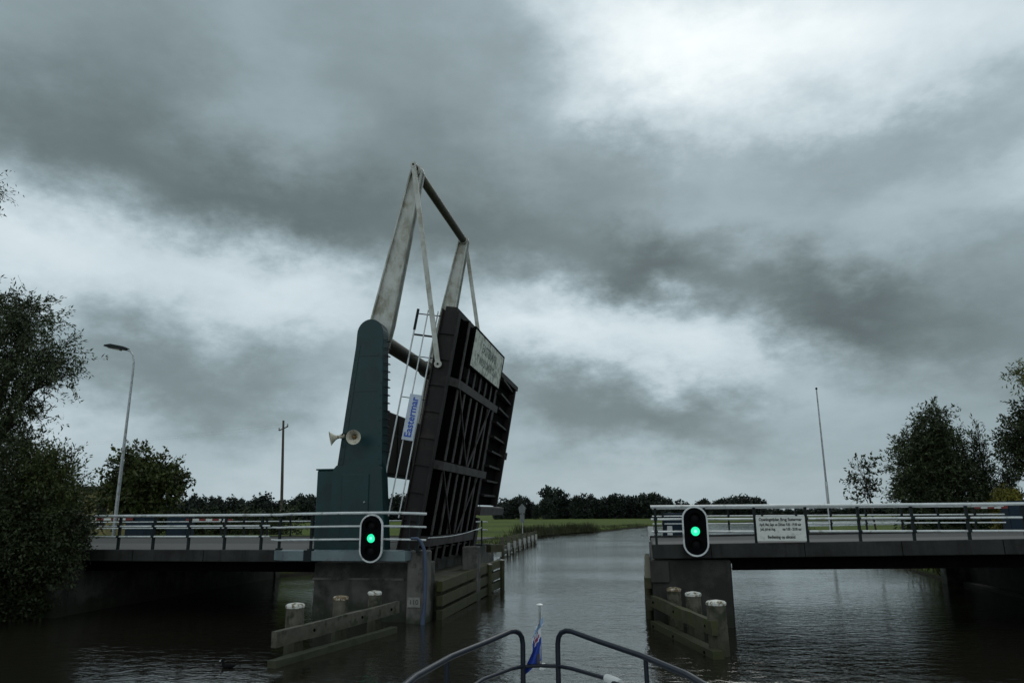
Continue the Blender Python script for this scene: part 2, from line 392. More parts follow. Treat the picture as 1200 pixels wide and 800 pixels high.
Z = np.where(dd < 0, np.maximum(-1.6, dd * .8), np.minimum(plate, dd * .7 + .02))
under = (Y > 21.6) & (Y < 36.4)
Z = np.where(under & (np.maximum(dl, dr) < .6), -1.6, Z)
Z = np.where(under & (np.maximum(dl, dr) >= .6), 1.93, Z)
ny, nx = X.shape
vs = np.stack([X, Y, Z], -1).reshape(-1, 3)
ii = np.arange(ny * nx).reshape(ny, nx)
q = np.stack([ii[:-1, :-1], ii[:-1, 1:], ii[1:, 1:], ii[1:, :-1]], -1).reshape(-1, 4)
def np_mesh(name, v, f, material):
    """fast mesh from arrays; f: (n,k) index array"""
    me = bpy.data.meshes.new(name); n, k = f.shape
    me.vertices.add(len(v)); me.vertices.foreach_set('co', np.ascontiguousarray(v, dtype=np.float32).ravel())
    me.loops.add(n * k); me.loops.foreach_set('vertex_index', np.ascontiguousarray(f, dtype=np.int32).ravel())
    me.polygons.add(n); me.polygons.foreach_set('loop_start', np.arange(0, n * k, k, dtype=np.int32))
    try: me.polygons.foreach_set('loop_total', np.full(n, k, dtype=np.int32))
    except Exception: pass
    me.materials.append(material); me.update(calc_edges=True)
    return me
gme = np_mesh('ground', vs, q, grass_ground); sm(gme, 60)
g = bpy.data.objects.new('ground', gme); COL.objects.link(g); kind(g, 'structure')
wme = np_mesh('water', np.array([(-400, -80, 0), (900, -80, 0), (2600, 1500, 0), (-400, 1500, 0)], float), np.array([[0, 1, 2, 3]]), water)
wo = bpy.data.objects.new('water', wme); COL.objects.link(wo); kind(wo, 'structure')
kind(MB().box(-140, 23.2, 1.9, -19.15, 35.6, 2.02).build('road', asphalt), 'structure')
kind(MB().box(19.05, 23.2, 1.9, 140, 35.6, 2.24).build('road', asphalt), 'structure')

# ------------------------------------------------------------------ LEFT SIDE: abutment, span, pier
t = thing('bridge_abutment', 'weathered concrete abutment wall at the left bank under the shorter bridge span', 'abutment', (-19, 29, 0))
MB().box(-19.6, 22.2, -1.5, -18.9, 36.2, 1.62, .04).build('wall', concrete, t, True)
MB().prism([(-23.5, -1.5), (-18.85, -1.5), (-18.85, 1.6), (-23.5, 2.0)], 'y', 21.7, 22.15).build('wing_wall', concrete, t, True)
MB().prism([(-22.5, -1.5), (-18.85, -1.5), (-18.85, 1.5), (-22.5, 1.9)], 'y', 36.25, 36.7).build('wing_wall', concrete_pale, t, True)  # paler colour paints in the sunlight beyond the deck
t = thing('bridge_span', 'fixed bridge span on the left between the bank shrubs and the tower pier', 'bridge deck', (-14.7, 29, 1.8))
MB().box(-23, 22.35, 1.78, -10.32, 36.1, 2.03).build('deck_slab', fascia, t, True)
MB().box(-23, 22.52, 2.034, -10.33, 28.0, 2.05).build('footpath_surface', walk, t, True)
MB().box(-23, 28.01, 2.034, -10.33, 35.88, 2.046).build('road_surface', asphalt, t, True)
MB().box(-23, 22.28, 1.72, -10.3, 22.5, 2.09, .02).build('kerb', fascia, t, True)
MB().box(-23, 35.9, 1.72, -10.3, 36.12, 2.09, .02).build('kerb', fascia, t, True)
for y in (22.9, 25.6, 28.3, 31.0, 33.7, 35.5):
    b = MB().box(-18.9, y - .04, 1.42, -10.3, y + .04, 1.78); b.box(-18.9, y - .16, 1.385, -10.3, y + .16, 1.425)
    b.build('deck_beam', steel_black, t, True)
for k in range(5):
    MB().box(-21.8 + k * 2.55, 22.272, 1.73, -21.785 + k * 2.55, 22.281, 2.08).build('joint', black_m, t, True)
t = thing('bridge_pier', 'grey concrete tower pier standing in the water left of the opening', 'bridge pier', (-8.4, 26, 0))
MB().box(-10.3, 22.3, -1.6, -6.65, 23.25, 1.72, .03).build('front_wall', concrete, t, True)
MB().box(-10.3, 23.26, -1.6, -6.5, 31.6, 1.12, .04).build('footing', concrete_moss, t, True)
MB().box(-10.3, 23.26, 1.1, -7.75, 31.6, 1.98, .03).build('back_wall', concrete, t, True)
MB().box(-7.2, 22.05, -1.6, -6.62, 22.75, 2.08, .04).build('corner_column', concrete_pale, t, True, label='paler concrete column at the near corner')
MB().box(-6.9, 27.7, -.2, -6.3, 28.35, 1.95, .04).build('corner_column', concrete_pale, t, True)
MB().box(-10.32, 22.26, 1.2, -7.35, 22.3, 1.26).build('ledge', concrete_pale, t, True)
MB().box(-10.3, 31.6, -1.6, -7.4, 36.2, 1.72, .03).build('rear_wall', concrete, t, True)
MB().box(-10.3, 22.75, 1.985, -7.3, 36.0, 2.03).build('deck_slab', walk, t, True)
# blue-grey platform cantilevered in front of the pier
pl = MB(); pl.prism([(-11.4, 22.27), (-11.4, 21.75), (-10.9, 21.4), (-7.05, 21.4), (-7.05, 22.04), (-7.22, 22.04), (-7.22, 22.27)], 'z', 1.82, 2.1)
t = tag(pl.build('service_platform', plate_blue), 'blue-grey steel platform jutting out in front of the tower pier', 'platform')
# timber fender along the channel side of the pier
t = thing('pier_fender', 'mossy green timber fender along the channel side of the tower pier', 'fender', (-6.3, 27.5, .6))
for z, h in ((.98, .30), (.55, .30), (.14, .28)):
    for k in range(3):
        y0 = 22.9 + k * 3.3; MB().bar((-6.4, y0, z + .02 * k), (-6.4, y0 + 3.27, z + .02 * (k + 1)), .19, h).build('plank', timber_moss, t, True)
for y in (29.7, 32.4):
    b = MB().tube([(-6.25, y, -1.5), (-6.25, y, 1.16)], .10, 10)
    pz = b.build('pile', timber_moss, t, True, True)
    if y > 29: MB().lathe([(.115, 0), (.125, .02), (.09, .05)], (-6.25, y, 1.16), (0, 0, 1), 10).build('pile_cap', cap_white, pz, True, True)
MB().bar((-6.45, 30.5, 1.75), (-6.05, 31.0, 1.75), .3, .3).build('timber_block', timber_moss, t, True)
# drain pipe and depth plate
t = tag(MB().tube([(-6.98, 21.7, 2.46), (-6.8, 21.75, 2.46), (-6.7, 21.82, 2.36), (-6.6, 21.88, 2.1), (-6.57, 21.92, 1.4), (-6.58, 21.93, .6), (-6.63, 21.93, .1), (-6.63, 21.93, -.6)], [.04, .045, .05, .055, .055, .055, .07, .075], 10).build('cable_pipe', pipe_m, None, False, True),
        'blue-grey pipe curving over the platform edge and down the pier corner into the water', 'pipe')
t = thing('depth_plate', 'small white plate with black figures low on the pier corner', 'sign', (-6.9, 22.02, .6))
MB().box(-7.15, 22.02, .46, -6.75, 22.045, .74).build('plate', dirty_plate, t, True)
text('110', .2, ink, t, frame((-.05, -.004, 0), (1, 0, 0), (0, 0, 1)))

# ------------------------------------------------------------------ railings
def railing(label, x0, z0, slope, posts, y, bars, group, loc, post_out=0.0, xend=None, barx0=None, rot=(0, 0, 0), post_base=-.05):
    t = thing('bridge_railing', label, 'railing', loc, rot, group)
    xa = barx0 if barx0 is not None else posts[0]; xb = xend if xend is not None else posts[-1]
    for i, (dz, r_) in enumerate(bars):
        MB().tube([(xa, y - .05, z0 + dz), ((xa + xb) / 2, y - .05, z0 + dz), (xb, y - .05, z0 + dz)], r_, 8).build('rail', rail_m, t, True, True)
    for x in posts:
        b = MB().box(x - .035, y - .03, z0 + post_base, x + .035, y + .05, z0 + bars[0][0] - .03)
        b.box(x - .05, y - .09, z0 + bars[1][0] - .03, x + .05, y - .028, z0 + bars[1][0] + .03)
        b.box(x - .05, y - .09, z0 + bars[2][0] - .03, x + .05, y - .028, z0 + bars[2][0] + .03)
        b.build('post', post_m, t, True)
    return t
BARS = [(1.09, .042), (.75, .028), (.42, .028)]
railing('white three-bar railing on the near edge of the left bridge span', 0, 2.08, 0, [-21.2 + 1.285 * k for k in range(8)] , 22.36, BARS, 'bridge railings', (-15, 22.36, 2.08), barx0=-22.5, xend=-11.9)
railing('far railing of the left span, seen beyond the road behind the near one', 0, 2.08, 0, [-22 + 1.3 * k for k in range(10)], 36.1, BARS, 'bridge railings', (-15, 36.1, 2.08), barx0=-30, xend=-8.5)
# platform railing: bends round the corner of the platform
t = thing('bridge_railing', 'white railing bending round the blue-grey platform, open at its right end', 'railing', (-9, 21.5, 2.1), (0, 0, 0), 'bridge railings')
for dz, r_ in ((1.09, .042), (.70, .03), (.32, .03)):
    MB().tube([(-11.75, 22.2, 2.08 + dz), (-11.36, 21.85, 2.08 + dz), (-10.8, 21.5, 2.1 + dz), (-9, 21.47, 2.12 + dz), (-7.6, 21.5, 2.12 + dz), (-7.0, 21.75, 2.1 + dz), (-6.6, 22.0, 2.08 + dz)], r_, 8).build('rail', rail_m, t, True, True)
for x, y in ((-11.36, 21.92), (-10.13, 21.56), (-8.1, 21.55), (-7.1, 21.78), (-6.85, 21.93)):
    b = MB().box(x - .035, y, 2.02, x + .035, y + .07, 3.14); b.box(x - .09, y - .02, 1.86 if y < 21.6 else 2.1, x + .09, y + .1, 2.16)
    if y < 21.6: b.box(x - .12, y - .19, 1.8, x + .12, y - .158, 2.13)
    b.build('post', post_m, t, True)

# ------------------------------------------------------------------ towers
def tower(y0, y1, face, label, detail=True):
    t = thing('bridge_tower', label, 'tower', (-9.1, (y0 + y1) / 2, 2.05), (0, 0, 0), 'bridge towers')
    top = [(-9.5 + .475 - .475 * math.cos(a), 9.2 + .52 * math.sin(a)) for a in [math.pi * k / 14 for k in range(15)]]
    poly = [(-8.25, 2.05), (-8.44, 4.7), (-8.55, 9.2)] + [(x, z) for x, z in reversed(top)] + [(-9.52, 8.8), (-10.0, 4.7), (-10.1, 2.05)]
    MB().prism(poly, 'y', y0, y1).build('shaft', green_m, t, True)
    b = MB(); yy = sorted((ya0 := (y0 if face < 0 else y1), ya0 + face * .014))
    b.prism([(-8.66, 4.76), (-8.45, 4.76), (-8.56, 9.2), (-8.7, 9.2)], 'y', yy[0], yy[1]); b.build('edge_strip', green_m, t, True)
    b = MB(); b.prism([(-9.97, 4.76), (-9.8, 4.76), (-9.36, 8.8), (-9.5, 8.8)], 'y', yy[0], yy[1]); b.build('edge_strip', green_m, t, True)
    for kx, kz in [(-8.56, 4.95 + .42 * k) for k in range(10)] + [(-9.86 + .0436 * k, 4.95 + .42 * k) for k in range(9)]:
        MB().lathe([(.022, 0), (.022, .012), (.012, .02)], (kx, yy[0] if face < 0 else yy[1], kz), (0, face, 0), 6).build('bolt', green_m, t, True)
    # raised border straps and weld seams
    e = face * .012; ya = (y0 if face < 0 else y1)
    b = MB().box(-9.42, min(ya, ya + e), 8.42, -8.72, max(ya, ya + e), 8.47); b.build('seam', green_m, t, True)
    b = MB().box(-9.62, min(ya, ya + e), 7.2, -8.68, max(ya, ya + e), 7.24); b.build('seam', green_m, t, True)
    pb = MB()
    pb.prism([(-10.16, 2.04), (-8.2, 2.04), (-8.4, 4.62), (-8.48, 4.74), (-9.95, 4.74), (-10.06, 4.62)], 'y', ya + face * .16, ya + face * .001)
    pb.build('base_casing', green_m, t, True)
    d = MB().box(-9.72, min(ya + face * .2, ya + face * .161), 2.35, -8.8, max(ya + face * .2, ya + face * .161), 4.45, .012); dr_ = d.build('door', green_m, t, True)
    MB().lathe([(.03, 0), (.035, .03), (.02, .05)], (-8.92, ya + face * .2, 3.55), (0, face, 0), 8).build('handle', galv, dr_, True)
    for k in range(15):
        z = 5.2 + k * .27; x = -8.45 - (z - 4.7) * .0244
        MB().tube([(x - .02, (y0 + y1) / 2 - .13, z), (x + .13, (y0 + y1) / 2 - .13, z), (x + .13, (y0 + y1) / 2 + .13, z), (x - .02, (y0 + y1) / 2 + .13, z)], .016, 5).build('rung', post_m, t, True)
    return t
tower(22.98, 23.5, -1, 'dark green steel tower nearest the camera, with rungs up its right edge')
tower(31.36, 31.9, 1, 'far dark green tower mostly hidden behind the raised leaf and counterweight')
t = thing('equipment_cabinet', 'dark green equipment cabinet against the left side of the near tower', 'cabinet', (-10.55, 23.8, 2.03))
MB().box(-10.84, 23.3, 2.03, -10.17, 24.3, 4.62, .03).build('body', green_m, t, True)
MB().box(-10.88, 23.26, 4.622, -10.14, 24.34, 4.67, .015).build('lid', green_m, t, True)
MB().box(-10.78, 23.285, 2.25, -10.25, 23.299, 4.45).build('door', green_m, t, True)
def horn(label, c, axis):
    t = thing('horn_loudspeaker', label, 'loudspeaker', c, (0, 0, 0), 'horn loudspeakers on the tower')
    c = Vector(c); a = Vector(axis).normalized()
    prof = [(.05, -.42), (.075, -.38), (.075, -.28), (.05, -.26), (.06, -.18), (.095, -.1), (.15, -.03), (.215, .04), (.24, .055), (.235, .045), (.2, .02), (.14, -.05), (.085, -.12), (.05, -.2), (.001, -.2)]
    MB().lathe(prof, c, a, 20).build('horn', horn_m, t, True, True)
    MB().lathe([(.06, -.21), (.06, -.1), (.045, -.05), (.001, -.035)], c, a, 14).build('driver', copper, t, True, True)
    return t
h1 = horn('ivory horn loudspeaker on the tower facing the boat', (-9.24, 22.43, 5.62), (.22, -.95, -.16))
MB().bar((-9.32, 22.97, 5.75), (-9.33, 22.8, 5.69), .05, .05).build('bracket', post_m, h1, True)
h2 = horn('ivory horn loudspeaker sticking out left of the tower', (-10.12, 22.72, 5.63), (-.86, -.45, -.22))
MB().tube([(-9.85, 22.85, 5.72), (-9.75, 22.75, 5.78), (-9.45, 22.75, 5.78)], .025, 8).build('bracket', post_m, h2, True)

# ------------------------------------------------------------------ balance frame (arms, tubes, counterweight): closed pose along +x, raised 80 degrees
ANG = R(80)
t = thing('balance_frame', 'dirty white balance beams joined by dark tubes with the grey counterweight, tilted up', 'balance beam', (-9.02, 27.4, 9.2), (0, -R(78.6), 0))
def halfw(x): return np.interp(x, [-4.3, -1.5, 0, .6, 6.45], [.24, .30, .40, .42, .225])
for y0, y1 in ((23.64, 24.04), (30.82, 31.22)):
    y0 -= 27.4; y1 -= 27.4
    xs = [-4.3, -3, -1.5, -.6, 0, .6, 2, 4, 5.4, 6.45]
    tipc = [(6.45 + .225 * math.sin(a), .225 * math.cos(a)) for a in [math.pi * k / 8 for k in range(1, 8)]]
    upper = [(x, halfw(x)) for x in xs]; lower = [(x, -halfw(x)) for x in reversed(xs)]
    ym = (y0 + y1) / 2
    a = MB().prism(upper + tipc + lower, 'y', ym - .1, ym + .1).build('beam', white_arm, t)
    fl = MB()
    for s_ in (1, -1):
        for (xa, xb) in zip(xs[:-1], xs[1:]):
            za, zb = halfw(xa) * s_, halfw(xb) * s_; k = .05 * s_
            vs_ = [(xa, y0, za), (xa, y1, za), (xb, y1, zb), (xb, y0, zb), (xa, y0, za - k), (xa, y1, za - k), (xb, y1, zb - k), (xb, y0, zb - k)]
            fl.add(vs_, [(0, 1, 2, 3), (7, 6, 5, 4), (0, 4, 5, 1), (2, 6, 7, 3), (1, 5, 6, 2), (0, 3, 7, 4)])
    fl.build('flange', white_arm, a)
    MB().lathe([(.2, -.03), (.2, .46), (.15, .5), (.15, .52), (.06, .54)], (6.45, y0 - .03 + .46, 0), (0, -1, 0), 20).build('hub', white_arm, a, False, True)
    MB().lathe([(.11, 0), (.11, .03), (.05, .04)], (6.45, y0 - .12, 0), (0, -1, 0), 14).build('hub_cap', steel_black, a, False, True)
MB().tube([(.02, -3.36, .0), (.02, 3.42, .0)], .27, 20).build('pivot_tube', tube_m, t, False, True)
MB().tube([(.02, 2.15, .0), (.02, 2.9, .0)], .35, 20).build('sleeve', tube_m, t, False, True)
MB().tube([(6.45, -3.36, 0), (6.45, 3.42, 0)], .17, 16).build('tip_tube', tube_m, t, False, True)
c = MB().box(-9.72, 24.06, 4.55, -8.87, 30.8, 6.74, .03).build('counterweight', cw_m, t, True)
b = MB()
for y in (25.7, 27.4, 29.1): b.box(-8.868, y - .012, 4.56, -8.856, y + .012, 6.73)
b.build('seam', steel_black, c, True)
for y in (23.27, 31.3):
    h = MB(); p0 = Vector((-7.73, y, 15.55)); p1 = Vector((-6.68, y, 8.1))
    h.bar(p0, p1, .05, .17, (1, 0, 0))
    o = thing('hanger_rod', 'pale hanger bar from the near beam tip down to the leaf' if y < 25 else 'pale hanger bar from the far beam tip going down behind the leaf', 'hanger bar', tuple(p0), (0, 0, 0), 'hanger bars of the bridge')
    h.build('bar', white_arm, o, True)
    for p, r_ in ((p0, .12), (p1, .13)):
        MB().lathe([(r_, -.035), (r_, .035)], p, (0, -1, 0), 18).build('eye', white_arm, o, True)
        MB().lathe([(.04, .036), (.04, .055), (.02, .06)], p, (0, -1, 0), 12).build('pin', steel_dark, o, True)

# ------------------------------------------------------------------ leaf (built closed, x = distance from hinge, z = up) and raised
LY = 27.35; LROT = (0, -ANG, 0); LLOC = (-7.2, LY, 2.0)
t = thing('bridge_leaf', 'raised dark steel bridge leaf showing its underside of stringers and cross beams', 'bridge leaf', LLOC, LROT)
V = lambda y: y - LY
MB().box(-.2, V(23.45), .52, 7.95, V(31.2), .7).build('deck_plate', steel_black, t)  # near-black colour stands in for shade in the gaps between stringers
for (ya, yb, s_) in ((23.42, 23.5, -1), (31.1, 31.18, 1)):
    gq = MB().prism([(-.5, .3), (-.3, .2), (8.02, .2), (8.02, .74), (-.5, .74)], 'y', V(ya), V(yb)).build('main_girder', steel_dark, t)
    f_ = MB(); yy0, yy1 = (V(23.34), V(23.66)) if s_ < 0 else (V(30.98), V(31.3))
    f_.box(-.3, yy0, .16, 8.05, yy1, .199)
    f_.box(-.3, yy0, .742, 8.05, yy1, .79)
    f_.build('flange', steel_dark, gq)
    for x in (.9, 1.8, 2.7, 3.6, 4.5, 5.4, 6.3, 7.2):
        MB().box(x - .012, V(ya) - .075, .201, x + .012, V(ya) - .001, .735).build('stiffener', steel_dark, gq)
def ibeam_y(x, y0, y1, z0, z1, w, tw=.03):
    b = MB().box(x - tw / 2, y0, z0 + .035, x + tw / 2, y1, z1); b.box(x - w / 2, y0, z0, x + w / 2, y1, z0 + .034); return b
for x, w in ((.28, .32), (2.8, .29), (5.65, .29)):
    b = ibeam_y(x, V(24.15), V(30.97), -.05, .5, w)
    b.prism([(V(23.51), .3), (V(23.51), .5), (V(24.149), .5), (V(24.149), -.05)], 'x', x - .015, x + .015)
    b.add([(x + i * w / 2, V(yy), z_) for yy, z_ in ((23.67, .225), (24.149, -.05)) for i in (-1, 1)] + [(x + i * w / 2, V(yy), z_ + .03) for yy, z_ in ((23.67, .225), (24.149, -.05)) for i in (-1, 1)],
          [(0, 1, 3, 2), (4, 6, 7, 5), (0, 4, 5, 1), (2, 3, 7, 6), (0, 2, 6, 4), (1, 5, 7, 3)])
    b.build('cross_beam', flange_m, t)
MB().box(7.98, V(23.5), .3, 8.2, V(31.05), .72, .015).build('tip_beam', steel_dark, t)
MB().box(8.201, V(24.2), .42, 8.27, V(30.6), .6, .015).build('tip_bumper', steel_black, t)
SY = [24.4, 25.4, 26.4, 27.4, 28.4, 29.4]
SY += [30.3]
for i, y in enumerate(SY):
    for x0, x1 in ((-.42, .09), (.47, 2.62), (2.98, 5.47), (5.83, 7.96)):
        pass
    b = MB(); fb = MB()
    for x0, x1 in ((-.42, .09), (.47, 2.62), (2.98, 5.47), (5.83, 7.96)):
        b.box(x0, V(y) - .015, .0345, x1, V(y) + .015, .52)
        wd = .105 if i < 6 else .06
        fb.box(x0, V(y) - wd, .0, x1, V(y) + wd, .034)
    sb = b.build('stringer', steel_black, t); fb.build('flange', flange_m, sb)  # web blackened to paint in depth shade, only the flange stays lighter
for (x0, y0, x1, y1, w) in ((5.5, 24.45, 2.95, 27.3, .05), (5.5, 29.6, 2.95, 27.5, .1), (2.65, 24.3, .45, 26.7, .05), (2.65, 29.5, .45, 27.6, .05)):
    MB().bar((x0, V(y0), -.028), (x1, V(y1), -.028), w, .045).build('brace', flange_m, t)
# small blocking pieces under the name board
for y in (24.6, 25.5, 26.4, 27.3, 28.2, 29.1): MB().box(5.95, V(y) + .15, .02, 6.38, V(y) + .62, .3).build('blocking', steel_black, t)
# cantilevered footpath on the far side
MB().box(1.48, V(31.32), .42, 7.35, V(35.3), .5).build('footpath_deck', steel_black, t)
MB().box(1.48, V(35.15), .12, 7.19, V(35.32), .56, .01).build('footpath_edge', steel_dark, t)
MB().box(7.2, V(31.32), .1, 7.42, V(35.6), .41, .01).build('footpath_edge', steel_dark, t)
for k in range(9):
    x = 1.95 + k * .64
    MB().prism([(V(31.31), -.05), (V(31.31), .415), (V(35.14), .415), (V(35.14), .22)], 'x', x - .04, x + .04).build('footpath_bracket', steel_dark, t)
MB().box(1.13, V(30.4), -.2, 1.47, V(35.5), .11, .01).build('footpath_beam', flange_m, t)
MB().box(3.75, V(35.33), .1, 4.1, V(35.65), .45, .01).build('lug', steel_dark, t)
MB().box(-.6, V(30.6), -.1, 1.0, V(31.05), .5, .01).build('hinge_bracket', steel_dark, t)
MB().box(-.6, V(23.7), .15, .0, V(24.1), .6, .01).build('hinge_bracket', steel_dark, t)
# railing on the near side of the leaf
rl = MB().tube([(.9, V(23.42), 1.67), (7.2, V(23.42), 1.67)], .03, 8).build('railing_bar', rail_m, t, False, True)
MB().tube([(7.201, V(23.42), 1.67), (7.95, V(23.42), 1.67)], .05, 8).build('railing_bar', post_m, t, False, True)
MB().tube([(.9, V(23.42), 1.30), (7.95, V(23.42), 1.30)], .024, 8).build('railing_bar', rail_m, t, False, True)
MB().tube([(.9, V(23.42), .94), (7.95, V(23.42), .94)], .024, 8).build('railing_bar', rail_m, t, False, True)
for x, w in ((.95, .03), (2.2, .025), (3.5, .025), (4.85, .025), (6.3, .025), (7.05, .06), (7.8, .03)):
    MB().box(x - w / 2, V(23.46), .6, x + w / 2, V(23.5), 1.7).build('railing_post', post_m, t)
# far railing of the leaf, and little end rails near the hinge
for z in (.95, 1.3, 1.65): MB().tube([(1.2, V(35.2), z), (7.3, V(35.2), z)], .024, 8).build('railing_bar', rail_m, t, False, True)
# thin chain and rail post beside the raised leaf
t = thing('barrier_chain', 'thin pale chain strung from the platform railing past the foot of the leaf', 'chain', (-6.5, 25, 2.4))
MB().tube([(-6.56 + .03 * k, 22.1 + .62 * k, 2.46 + .018 * k - .09 * math.sin(math.pi * k / 10)) for k in range(11)], .014, 6).build('chain', rail_m, t, True, True)
b = MB().tube([(-6.26, 28.3, 1.95), (-6.26, 28.3, 2.9)], .03, 8); b.build('post', post_m, t, True)
for z in (2.55, 2.85): MB().tube([(-6.5, 28.34, z), (-6.05, 28.34, z)], .03, 8).build('rail', rail_m, t, True, True)
# name board on the leaf
t = thing('name_board', 'large white name board with faded lettering near the top of the raised leaf', 'sign', LLOC, LROT)
MB().box(6.5, V(25.0), -.085, 7.86, V(30.35), -.05, .006).build('board', name_m, t)
fr = MB().box(6.44, V(24.9), -.1, 6.498, V(30.45), -.03); fr.box(7.862, V(24.9), -.1, 7.92, V(30.45), -.03)
fr.box(6.5, V(24.9), -.1, 7.86, V(24.998), -.03); fr.box(6.5, V(30.352), -.1, 7.86, V(30.45), -.03)
fr.build('frame', steel_black, t)
text('EASTERMAR', .48, ink_faded, t, frame((7.42, V(27.7), -.0865), (0, 1, 0), (1, 0, 0)), xs=1.02, ext=.001, bold=.012)
text("'T WOLKOM FRYSLAN", .42, ink_faded, t, frame((6.92, V(27.7), -.0865), (0, 1, 0), (1, 0, 0)), xs=.9, ext=.001, bold=.010)
MB().box(6.6, V(27.55), -.0875, 7.8, V(27.6), -.0852).build('stain', ink_faded, t)
# place-name sign on the leaf railing
t = thing('place_sign', 'white place-name sign with blue lettering tied to the raised leaf railing', 'sign', LLOC, LROT)
MB().box(3.42, V(23.34), .93, 4.98, V(23.365), 1.34, .005).build('plate', sign_blue, t)
text('Eastermar', .36, ink_blue, t, frame((4.2, V(23.336), 1.135), (1, 0, 0), (0, 0, 1)), xs=.92, ext=.001, bold=.008)

# ------------------------------------------------------------------ RIGHT SIDE
SL = (0, -.0157, 0)
t = thing('bridge_span', 'fixed bridge span on the right with dark fascia, running out of frame', 'bridge deck', (.2, 29, 2.0), SL)
MB().box(-.02, -6.6, -.1, 19, 7.1, -.02).build('deck_slab', fascia, t)
MB().box(0, -6.499, -.018, 19, -3.5, .2).build('footpath', fascia, t)
MB().box(0, -6.48, .204, 19, -3.6, .225).build('footpath_surface', walk, t)
MB().box(0, -3.49, -.016, 19, 6.93, .0).build('road_surface', asphalt, t)
MB().box(-.05, -6.72, -.14, 19, -6.5, .26, .02).build('kerb', fascia, t)
MB().box(-.05, 6.95, -.14, 19, 7.15, .08, .02).build('kerb', fascia, t)
for k in range(6):
    MB().box(1.6 + k * 2.55, -6.73, -.13, 1.615 + k * 2.55, -6.719, .25).build('joint', black_m, t)
for y in (-6.2, -3.4, -.6, 2.2, 5.0, 6.6):
    b = MB().box(2.2, y - .04, -.46, 13.7, y + .04, -.1); b.box(2.2, y - .16, -.5, 13.7, y + .16, -.461); b.build('deck_beam', steel_black, t)
t = thing('bridge_pier', 'dark concrete rest pier under the right bridge span beside the opening', 'bridge pier', (1.2, 29, 0))
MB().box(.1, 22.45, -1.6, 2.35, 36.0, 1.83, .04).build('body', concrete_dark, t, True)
MB().box(.06, 22.36, 1.2, .6, 22.449, 1.8, .02).build('bearing_shelf', concrete_dark, t, True)
t = thing('pier_fender', 'timber rubbing strips on the channel side of the right pier', 'fender', (0, 26, .8))
for z in (.55, 1.15): MB().bar((-.02, 22.7, z), (-.02, 35.5, z), .2, .3).build('plank', timber_moss, t, True)
for y in (24, 29, 34): MB().tube([(-.02, y, -1.5), (-.02, y, 1.25)], .12, 10).build('pile', timber_moss, t, True, True)
t = thing('bridge_abutment', 'dark concrete abutment at the right bank under the right bridge span', 'abutment', (14.2, 29, 0))
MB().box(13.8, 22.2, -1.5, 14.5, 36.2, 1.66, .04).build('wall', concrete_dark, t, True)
MB().box(12.9, 36.25, -1.5, 13.9, 36.9, 1.1, .03).build('wing_wall', concrete_pale, t, True, label='concrete block at the far end, coloured paler for open-sky light')  # pale tone puts the sky light outside the deck into the colour
MB().box(13.45, 22.3, -1.5, 13.79, 36.1, .14, .03).build('ledge', concrete_dark, t, True)
BR = [(1.08, .045), (.72, .03), (.37, .03)]
railing('white three-bar railing on the near edge of the right bridge span', 0, 2.25, 0, [.28 + 1.4 * k for k in range(10)], 22.36, BR, 'bridge railings', (.2, 22.36, 2.25), barx0=.15, xend=13.5, rot=SL)
for o_ in COL.objects:
    pass
railing('far railing of the right span, seen between the bars of the near one', 0, 2.25, 0, [.8 + 1.5 * k for k in range(10)], 36.05, BR, 'bridge railings', (.2, 36.05, 2.25), barx0=.3, xend=15.5, rot=SL)

